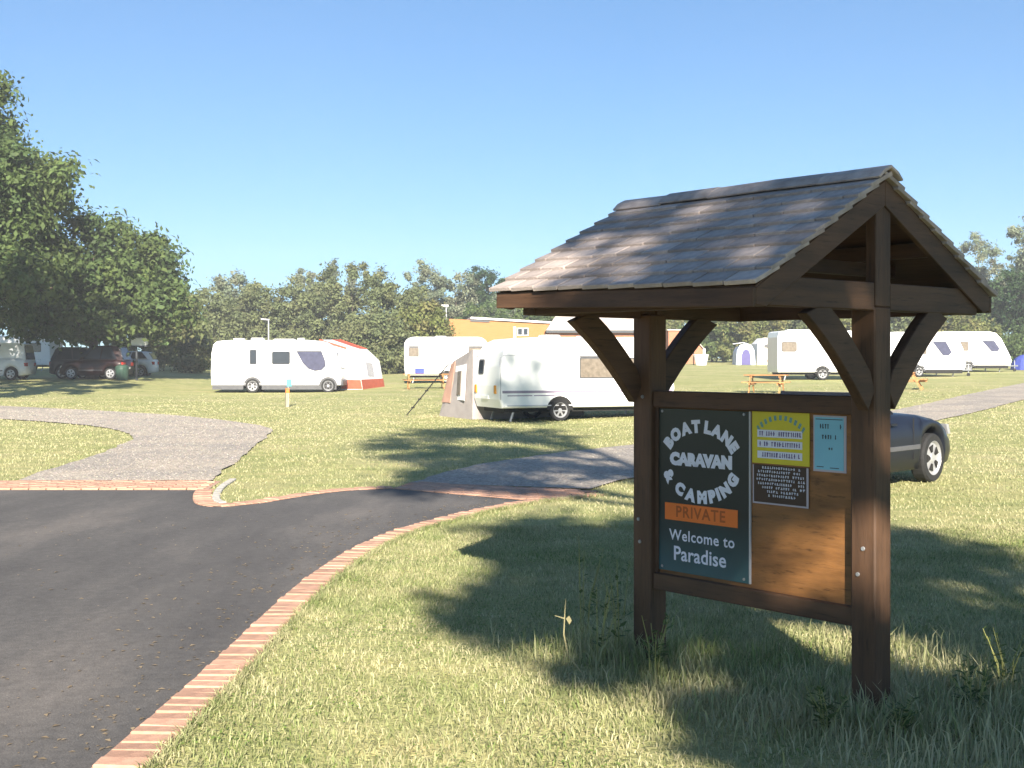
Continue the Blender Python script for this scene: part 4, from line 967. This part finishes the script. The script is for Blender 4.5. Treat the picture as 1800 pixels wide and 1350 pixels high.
bgt = [  # centre px, top py, half width px, distance, palette, kind, label
 (325, 520, 30, 92, GREEN, 'shrub', 'green shrub right of the yellowish tree'),
 (405, 484, 34, 112, GREYG, 'tree', 'thin feathery tree rising left of the white motorhome'),
 (375, 512, 60, 100, OLIVE, 'shrub', 'olive shrub behind the left end of the white motorhome'),
 (455, 500, 58, 103, OLIVE, 'shrub', 'olive green shrub above the roof of the white motorhome'),
 (535, 482, 52, 104, OLIVE, 'shrub', 'dense olive bush left of the highest dome of shrubs'),
 (620, 466, 78, 102, OLIVE, 'shrub', 'highest domed olive bush above the red awning roof'),
 (700, 492, 56, 98, OLIVE, 'shrub', 'wide olive bush left of the yellow building'),
 (745, 532, 42, 94, YELG, 'shrub', 'yellowish bush left of the rounded white caravan'),
 (660, 545, 52, 92, OLIVE, 'shrub', 'low olive bush between the awning and the rounded caravan'),
 (745, 470, 42, 128, GREYG, 'tree', 'pale grey green tree left of the dark round tree'),
 (800, 488, 48, 126, GREYG, 'tree', 'pale loose tree above the yellow building'),
 (855, 470, 38, 132, DARKG, 'tree', 'dark green round topped tree left of the shelter roof'),
 (905, 505, 45, 124, GREYG, 'tree', 'grey green tree touching the left eave of the shelter'),
 (860, 535, 60, 121, GREEN, 'shrub', 'green bush behind the yellow building'),
 (960, 525, 55, 122, GREEN, 'shrub', 'green bush behind the pale roofed bungalow'),
 (1070, 520, 60, 124, GREEN, 'shrub', 'green bush above the bungalow roof between the braces'),
 (1165, 545, 40, 120, YELG, 'shrub', 'light green bush right of the rear post'),
 (1250, 540, 50, 112, GREEN, 'shrub', 'dark green bush behind the white tub'),
 (1320, 535, 55, 110, YELG, 'shrub', 'yellow green bush behind the far tents'),
 (1400, 530, 60, 112, OLIVE, 'shrub', 'olive bush behind the caravan between the posts'),
 (1480, 540, 50, 112, YELG, 'shrub', 'yellow green bush left of the front post'),
 (1585, 530, 50, 108, OLIVE, 'shrub', 'olive bush right of the front post'),
 (1660, 545, 48, 104, YELG, 'shrub', 'cream flecked bush above the caravans on the right'),
 (1720, 420, 40, 132, GREYG, 'tree', 'feathery tall tree right of the shelter roof'),
 (1715, 500, 42, 118, GREEN, 'tree', 'green tree right of the shelter eave'),
 (1800, 395, 36, 122, GREYG, 'tree', 'feathery grey tree at the right edge of the view'),
 (1800, 462, 62, 104, DARKG, 'tree', 'dark tree at the right edge beyond the last caravan'),
 (1715, 560, 36, 100, YELG, 'shrub', 'yellow green bush behind the nose of the rightmost caravan'),
 (1790, 590, 48, 97, GREEN, 'shrub', 'low green bush at the right edge beyond the gravel drive'),
 (1850, 560, 60, 97, GREEN, 'shrub', 'green bush just past the right edge of the view'),
]
for i, (px, py, hwp, D, pal, kd, lab) in enumerate(bgt):
    x = PX(px, D); rx = hwp*D/2200*1.2; top = (ZP(py, D)-gz(x, D))*1.07
    if kd == 'tree':
        tree('background_tree', lab, (x, D), [(0, 0, top*.66, rx, rx, top*.36), (rx*.25, 0, top*.45, rx*.95, rx, top*.28)], pal, int(60+rx*22), 150, .23, 40+i, .16, .22, .95, group='trees and bushes along the far edge', limbs=8)
    else:
        tree('background_bush', lab, (x, D), [(0, 0, top*.55, rx*1.05, rx, top*.46), (0, -.3, top*.25, rx*1.1, rx, top*.26)], pal, int(75+rx*24), 170, .22, 40+i, .10, .22, .95, cat='bush', group='trees and bushes along the far edge', limbs=6)
for i, (px, py, lab) in enumerate(((585, 433, 'tallest slim poplar above the domed bush'), (616, 452, 'slim poplar just right of the tallest poplar'), (528, 468, 'slim poplar at the left end of the poplar group'), (545, 462, 'slim poplar second from the left of the group'))):
    D = 150; x = PX(px, D); top = ZP(py, D)-gz(x, D)
    tree('poplar_tree', lab, (x, D), [(0, 0, top*.55, .75, .75, top*.45)], GREYG*.8, 46, 60, .34, 90+i, .15, .35, .6, group='poplars behind the bushes', limbs=4)
# low hedge plants at the field edge on the left
for i, (px, py, hwp, D, pal, lab) in enumerate(((285, 600, 36, 84, OLIVE, 'low dark shrub under the trees left of the white motorhome'), (335, 625, 40, 80, YELG, 'low grassy shrub beside the white motorhome'), (350, 585, 34, 88, OLIVE, 'shrub with bare stem left of the white motorhome'), (218, 640, 22, 72, GREEN, 'small green shrub by the maroon car'))):
    x = PX(px, D); rx = hwp*D/2200; top = max(.9, ZP(py, D)-gz(x, D))
    tree('low_shrub', lab, (x, D), [(0, 0, top*.5, rx, rx*.8, top*.48)], pal, 40, 90, .22, 120+i, .06, .25, .5, cat='bush', group='low shrubs at the left field edge', limbs=5)

# trees behind the viewer shading the shelter and near grass; crowns shaped for that shade
def shade(name, label, loc, blobs, seed, size=.19, per=84, pal=GREEN, tr=.28):
    rg = np.random.default_rng(seed); x, y = loc
    C_ = []; R_ = []
    for bx, by, bz, rx, ry, rz_, k in blobs:
        a, b_ = clumps(rg, k, (bx-x, by-y, bz), rx, ry, rz_, min(.4, rz_*.6), min(.85, rz_*.85)); C_ += a; R_ += b_
    root = empty(name, (x, y, gz(x, y)), 0, label, 'tree', 'shade trees beside the entrance')
    V, F, T = leaf_cloud(C_, R_, per, size, pal, rg); link('crown', np_mesh('crown', V, F, T), M['leaf'], root)
    mb = MB(); top = max(c[2] for c in C_)*.85
    mb.tube([(.1*math.sin(2*t+seed), 0, -.2+top*t) for t in np.linspace(0, 1, 7)], [tr*(1-.8*i/6) for i in range(7)], 9)
    for i in rg.permutation(len(C_))[:14]:
        c = Vector(C_[i]); b0 = Vector((0, 0, min(top*.95, max(1.5, c[2]*.86)))); mb.tube([b0, b0.lerp(c, .5)+Vector((0, 0, .3)), c], [tr*.4, tr*.25, .03], 6)
    mb.obj('trunk', M['bark'], root, smooth=True)
TE = math.tan(R(SUN_EL))/math.cos(0)
def uv(u_, v_, Yt):     # a spot on the sun-facing plane -> a point at distance Yt behind
    return (u_-Yt*math.tan(R(SUN_AZ))*1.0, Yt, v_-Yt*TE/math.cos(R(SUN_AZ)))
def ub(u_, v_, Yt, ru, rd, rv, k): return (*uv(u_, v_, Yt), ru, rd, rv, k)
shade('tall_ash_tree', 'tall slim tree behind the viewer shading the nearest caravan', (3.9, -7),
      [ub(3.3, 17.0, -7, 1.2, 1.6, 2.2, 14), ub(2.0, 13.0, -7, 2.9, 2.2, 1.7, 46), ub(1.4, 9.9, -7, 2.1, 2.0, 2.0, 40), ub(1.0, 7.5, -7, 1.7, 1.6, 1.1, 22), ub(-.1, 11.6, -7, .9, 1.2, 1.2, 8), ub(3.0, 8.0, -7, .9, 1.2, .5, 6)], 201)
shade('spreading_oak_tree', 'spreading tree behind the viewer shading the notice board', (4.9, -9),
      [ub(1.75, 5.3, -9, 1.5, 1.6, .70, 12), ub(1.25, 4.40, -9, .95, 1.2, .40, 10), ub(2.05, 4.22, -9, .60, .9, .30, 9), ub(1.42, 3.72, -9, .34, .8, .50, 12), ub(1.74, 3.92, -9, .22, .7, .24, 7), ub(.72, 3.75, -9, .52, .8, .45, 14), ub(1.1, 3.12, -9, .35, .7, .28, 8), ub(2.75, 4.85, -9, .8, 1.2, .6, 9), ub(4.1, 4.8, -9, 1.6, 1.6, 1.1, 22), ub(3.5, 3.55, -9, .80, 1.2, .7, 9),
       ub(2.2, 2.58, -9, 1.05, 1.4, .36, 24), ub(3.3, 2.7, -9, .7, 1.2, .55, 10), ub(2.9, 2.1, -9, 1.2, 1.2, .4, 12), ub(5.6, 4.0, -9, 1.5, 1.4, 1.3, 16), ub(4.4, 2.6, -9, 1.3, 1.2, .7, 10)], 202)
shade('roadside_tree', 'tree left of the entrance drive shading the parked vehicles', (-20.2, 38),
      [(-20.2, 38, 12.0, 4.3, 4, 3.3, 40), (-20.0, 38, 8.8, 4.0, 4, 2.0, 26), (-20.4, 38, 15.6, 3.9, 3.6, 2.4, 28), (-24.0, 38, 14.4, 3.8, 3.4, 2.6, 28)], 203, .3, 120)

# ------------------------------------------------------------------ grass
rg = np.random.default_rng(5)
ringA = np.concatenate([edgeA, offset(edgeA, .225)[::-1]]); ringB = np.concatenate([eBr, edgeB[::-1]])
hard = [np.array(road), ringA, ringB, np.array([(-7.6, 15.3), (-3.72, 15.3), (-3.8, 16.4), (-7.6, 16.4)]), np.array([(-1.42, 15.38), (.14, 14.1), (1.05, 15.1), (-1.25, 16.25)]), gravelL, gravelR]
def vnoise(x, y, s, seed):
    r_ = np.random.default_rng(seed); g = r_.random((64, 64)); u_ = (x*s) % 64; v_ = (y*s) % 64
    i = u_.astype(int); j = v_.astype(int); fu = u_-i; fv = v_-j; fu = fu*fu*(3-2*fu); fv = fv*fv*(3-2*fv); i1 = (i+1) % 64; j1 = (j+1) % 64
    return (g[i, j]*(1-fu)+g[i1, j]*fu)*(1-fv)+(g[i, j1]*(1-fu)+g[i1, j1]*fu)*fv
def scatter(n_, d0, d1, half=.47, power=1.0):
    t = rg.random(n_)**power; D = np.sqrt(d0*d0+(d1*d1-d0*d0)*t); x = rg.uniform(-half, half, n_)*D
    k = np.zeros(n_, bool)
    for p in hard: k |= inside(x, D, p)
    return x[~k], D[~k]
def blades(name, x, y, h, wd, pal_mix, label, lean=.55):
    k = len(x); z = terr(x, y); a = rg.uniform(0, 2*math.pi, k); la = rg.uniform(0, 2*math.pi, k); ln = h*lean*rg.uniform(.2, 1.3, k)
    tx, ty = np.cos(a)*wd/2, np.sin(a)*wd/2; lx, ly = np.cos(la)*ln, np.sin(la)*ln
    b0 = np.stack([x-tx, y-ty, z-.004], 1); b1 = np.stack([x+tx, y+ty, z-.004], 1)
    m0 = np.stack([x-tx*.8+lx*.35, y-ty*.8+ly*.35, z+h*.6], 1); m1 = np.stack([x+tx*.8+lx*.35, y+ty*.8+ly*.35, z+h*.6], 1)
    tp = np.stack([x+lx, y+ly, z+h*rg.uniform(.8, 1.0, k)], 1)
    V = np.stack([b0, b1, m0, m1, tp], 1).reshape(-1, 3); i = np.arange(k)*5
    F = np.concatenate([np.stack([i, i+1, i+3], 1), np.stack([i, i+3, i+2], 1), np.stack([i+2, i+3, i+4], 1)])
    me = np_mesh(name, V, F, np.repeat(pal_mix, 5, 0)); o = link(name, me, M['blade']); return tag(o, label, 'grass', None, 'stuff')
def grasscol(x, y, dry=.5, nz=.22, br=.27):
    f_ = np.clip(.5*vnoise(x, y, .9, 1)+.5*vnoise(x, y, 4.2, 2)+rg.normal(0, nz, len(x))+dry-.5, 0, 1)[:, None]
    g = np.array([.19, .24, .075]); s = np.array([.53, .475, .285])
    return (g*(1-f_)+s*f_)*rg.uniform(1-br, 1+br, (len(x), 1))
x, y = scatter(175000, 4.2, 12.0)
tall = vnoise(x, y, 1.4, 7)
blades('lawn_grass', x, y, rg.uniform(.014, .040, len(x))*(0.6+.8*tall), rg.uniform(.0035, .008, len(x)), grasscol(x, y, .50), 'short dry lawn grass in the foreground', .95)
x, y = scatter(420000, 11.0, 62.0)
keep = rg.random(len(x)) < np.clip((15.0/y)**1.6, 0, 1)*(1-smooth(36, 62, y))+.0
x, y = x[keep], y[keep]
blades('field_grass', x, y, rg.uniform(.018, .042, len(x)), .0008*y*rg.uniform(.7, 1.3, len(x)), grasscol(x, y, .62, .12, .12), 'mown grass of the field beyond the drive', .9)
# broad little leaves (clover and plantain) in drifts, and grass leaning over the brick edge
x, y = scatter(90000, 4.3, 13.0)
k_ = rg.random(len(x)) < smooth(.48, .72, .55*vnoise(x, y, 1.1, 21)+.45*vnoise(x, y, 3.6, 22)); x, y = x[k_], y[k_]
k = len(x); sz = rg.uniform(.006, .014, k)[:, None]; a_ = rg.uniform(0, 6.28, k); d = np.stack([np.cos(a_), np.sin(a_), rg.uniform(-.15, .5, k)], 1); e = np.stack([-np.sin(a_), np.cos(a_), rg.uniform(-.3, .3, k)], 1)
p = np.stack([x, y, terr(x, y)+rg.uniform(.012, .035, k)], 1)
V = np.stack([p, p+d*sz*.55+e*sz*.5, p+d*sz*1.1, p+d*sz*.55-e*sz*.5], 1).reshape(-1, 3)
tc = np.array([.15, .225, .05])*rg.uniform(.75, 1.4, (k, 1))
tag(link('clover_patches', np_mesh('clover_patches', V, np.arange(4*k).reshape(-1, 4), np.repeat(tc, 4, 0)), M['blade']), 'small leafy clover patches in the foreground lawn', 'clover', None, 'stuff')
eo = offset(edgeA, .225); i_ = rg.integers(60, len(eo), 9000); t_ = rg.random(9000)
x = eo[i_, 0]+rg.normal(0, .018, 9000)+.01; y = eo[i_, 1]+rg.uniform(-.06, .06, 9000)
blades('verge_grass', x, y, rg.uniform(.02, .06, len(x)), rg.uniform(.003, .007, len(x)), grasscol(x, y, .45), 'grass fringe leaning over the curved brick edging', 1.1)
# rough grass in the shade round the shelter posts
def world(sx, sy):  # shelter-local to world
    c, s = math.cos(AL), math.sin(AL); return C0[0]+sx*c-sy*s, C0[1]+sx*s+sy*c
px_ = []; py_ = []; hh = []
for sx, sy, sd, k, hm in ((xr, -.05, .22, 700, .14), (xr-.35, -.20, .22, 500, .10), (xf, .15, .2, 700, .10), (.15, -.10, .34, 2000, .09), (.55, -.30, .25, 1200, .09), (1.2, .25, .42, 2600, .15), (1.3, .9, .5, 2400, .15), (.2, .4, .5, 1500, .09)):
    a = rg.normal(sx, sd, k); b_ = rg.normal(sy, sd, k); X_, Y_ = world(a, b_); px_.append(X_); py_.append(Y_); hh.append(hm*rg.uniform(.35, 1.25, k))
x = np.concatenate(px_); y = np.concatenate(py_); h = np.concatenate(hh)
blades('long_grass', x, y, h, rg.uniform(.004, .009, len(x)), grasscol(x, y, .42)*1.1, 'uncut long grass around the shelter posts', .5)

# loose stones on the gravel
def stones(poly, n_, y0, y1, seed):
    r_ = np.random.default_rng(seed); P = np.asarray(poly); y = y0+(y1-y0)*r_.random(n_)**1.6; x = r_.uniform(P[:, 0].min(), P[:, 0].max(), n_); k = inside(x, y, P); x, y = x[k], y[k]; k = len(x)
    s_ = r_.uniform(.008, .022, k)*(y/18)**.6; z = terr(x, y)+.018
    a = r_.uniform(0, 6.28, k); V = []
    for j in range(4): t = a+j*1.5708; V.append(np.stack([x+np.cos(t)*s_*r_.uniform(.6, 1.2, k), y+np.sin(t)*s_*r_.uniform(.6, 1.2, k), z], 1))
    V.append(np.stack([x+s_*r_.uniform(-.3, .3, k), y, z+s_*r_.uniform(.45, .9, k)], 1)); V = np.stack(V, 1).reshape(-1, 3); i = np.arange(k)*5
    F = np.concatenate([np.stack([i+j, i+(j+1) % 4, i+4], 1) for j in range(4)])
    return V, F, np.repeat(np.array([.37, .325, .27])*r_.uniform(.7, 1.25, (k, 1))+r_.normal(0, .015, (k, 3)), 5, 0)
m, n, b = nodes('loose_stone'); at = n.nodes.new('ShaderNodeAttribute'); at.attribute_name = 'tint'; n.links.new(at.outputs['Color'], b.inputs['Base Color']); b.inputs['Roughness'].default_value = .9; M['stone'] = m
V, F, T = stones(gravelL, 60000, 16.4, 42, 31); tag(link('gravel_stones', np_mesh('gravel_stones', V, F, np.clip(T, .02, 1)), M['stone']), 'loose stones on the curving gravel path at left', 'gravel', None, 'stuff')
V, F, T = stones(gravelR, 60000, 15.2, 40, 32); tag(link('gravel_stones', np_mesh('gravel_stones', V, F, np.clip(T, .02, 1)), M['stone']), 'loose stones on the gravel drive behind the shelter', 'gravel', None, 'stuff')

# weeds by the posts
def weed(loc, hgt, nst, seed, label, dry=False, leaves=10, spread=.12):
    r_ = random.Random(seed); x, y = loc; root = empty('weed_plant', (x, y, gz(x, y)), 0, label, 'weed', 'weeds growing round the shelter'); mb = MB(); lv = []
    for i in range(nst):
        a = r_.uniform(0, 6.28); l = r_.uniform(.4, 1)*spread; h_ = hgt*r_.uniform(.7, 1.05)
        pts = [(.02*math.cos(a), .02*math.sin(a), -.02), (l*.4*math.cos(a), l*.4*math.sin(a), h_*.5), (l*math.cos(a)+r_.uniform(-.02, .02), l*math.sin(a), h_)]
        mb.tube(pts, [.004, .003, .0015], 5)
        for j in range(leaves):
            t = r_.uniform(.25, 1); p = Vector(pts[1]).lerp(Vector(pts[2]), max(0, (t-.5)*2)) if t > .5 else Vector(pts[0]).lerp(Vector(pts[1]), t*2)
            lv.append((p, r_.uniform(0, 6.28), r_.uniform(.03, .07)*(1.15-t*.5)))
    mb.obj('stem', M['drystem'] if dry else M['stem'], root)
    V = []; T = []
    for p, a, s in lv:
        d = Vector((math.cos(a), math.sin(a), r_.uniform(.0, .7))); sd = Vector((-math.sin(a), math.cos(a), r_.uniform(-.3, .3)))
        V += [p, p+d*s*.5+sd*s*.22, p+d*s, p+d*s*.5-sd*s*.22]; c = r_.uniform(.75, 1.2); T += [(.12*c, .17*c, .05*c) if not dry else (.3*c, .28*c, .12*c)]*4
    link('leaf', np_mesh('leaf', np.array([tuple(v) for v in V]), np.arange(len(V)).reshape(-1, 4), np.array(T)), M['blade'], root)['kind'] = 'stuff'
weed((.58, 6.75), .52, 5, 1, 'tall leafy weed just left of the rear post')
weed((.46, 6.62), .40, 5, 2, 'leafy weed in front of the tall weed by the rear post')
weed((.40, 7.05), .62, 4, 3, 'tallest wispy weed behind the rear post', leaves=7)
weed((.72, 6.35), .30, 6, 4, 'low bright green weed at the foot of the rear post')
weed((1.35, 5.35), .22, 7, 5, 'bright leafy weed in front of the front post', leaves=14)
weed((2.05, 5.55), .30, 7, 6, 'dark leafy weed right of the front post', leaves=14)
weed((2.35, 5.95), .34, 6, 7, 'broad weed further right of the front post', leaves=14)
weed((1.62, 5.28), .16, 7, 8, 'small pale weed below the front post', leaves=14)
weed((2.45, 5.35), .26, 6, 9, 'weed near the bottom right corner of the view', leaves=14)
ds = empty('dry_stalk', (.40, 6.28, 0), 0, 'pale bent dry stalk standing left of the rear post', 'stalk', None)
MB().tube([(.0, 0, -.02), (-.06, .0, .04), (-.12, .0, .12), (-.14, .0, .22), (-.135, 0, .33), (-.13, 0, .40)], [.005, .0045, .004, .0035, .003, .0025], 7).obj('stem', M['drystem'], ds)
MB().tube([(-.135, 0, .30), (-.185, 0, .315)], [.004, .002], 6).obj('twig', M['drystem'], ds)
MB().prism([(-.13, 0, .30), (-.112, .0, .315), (-.10, .0, .29), (-.112, 0, .27)], (0, 0, 0), (0, .003, 0)).obj('leaf', M['drystem'], ds)

# fallen leaves and grit on the drive
rg = np.random.default_rng(9); V = []; T = []
for k in range(900):
    if k < 650: i = rg.integers(70, len(edgeA)-4); e = edgeA[i]; p = e-np.array([abs(rg.normal(0, .5)), rg.normal(0, .1)])
    else: p = np.array([rg.uniform(-5, -1), rg.uniform(4.5, 13)])
    if not inside(np.array([p[0]]), np.array([p[1]]), np.array(road))[0]: continue
    s = rg.uniform(.006, .022); a = rg.uniform(0, 6.28); c, s_ = math.cos(a)*s, math.sin(a)*s; z = .0095
    V += [(p[0]-c, p[1]-s_, z), (p[0]+s_*.5, p[1]-c*.5, z+s*.25), (p[0]+c, p[1]+s_, z+.001), (p[0]-s_*.5, p[1]+c*.5, z+s*.2)]
    q_ = rg.uniform(.6, 1.2); T += [(.42*q_, .32*q_, .2*q_)]*4
tag(link('leaf_litter', np_mesh('leaf_litter', np.array(V), np.arange(len(V)).reshape(-1, 4), np.array(T)), M['blade']), 'dry leaf bits scattered on the asphalt drive', 'leaf litter', None, 'stuff')

# ------------------------------------------------------------------ added thin mist volume that lifts dark tones and softens distance
hz = MB().box(-220, 220, -60, 330, -3, 30).obj('added_haze', None); tag(hz, kind='stuff')
hm = bpy.data.materials.new('added_haze'); hm.use_nodes = True; hn = hm.node_tree; hn.nodes.clear()
pv = hn.nodes.new('ShaderNodeVolumePrincipled'); pv.inputs['Color'].default_value = (.93, .96, 1, 1); pv.inputs['Density'].default_value = .0009; pv.inputs['Anisotropy'].default_value = 0.0
ho = hn.nodes.new('ShaderNodeOutputMaterial'); hn.links.new(pv.outputs[0], ho.inputs['Volume']); hz.data.materials.append(hm)
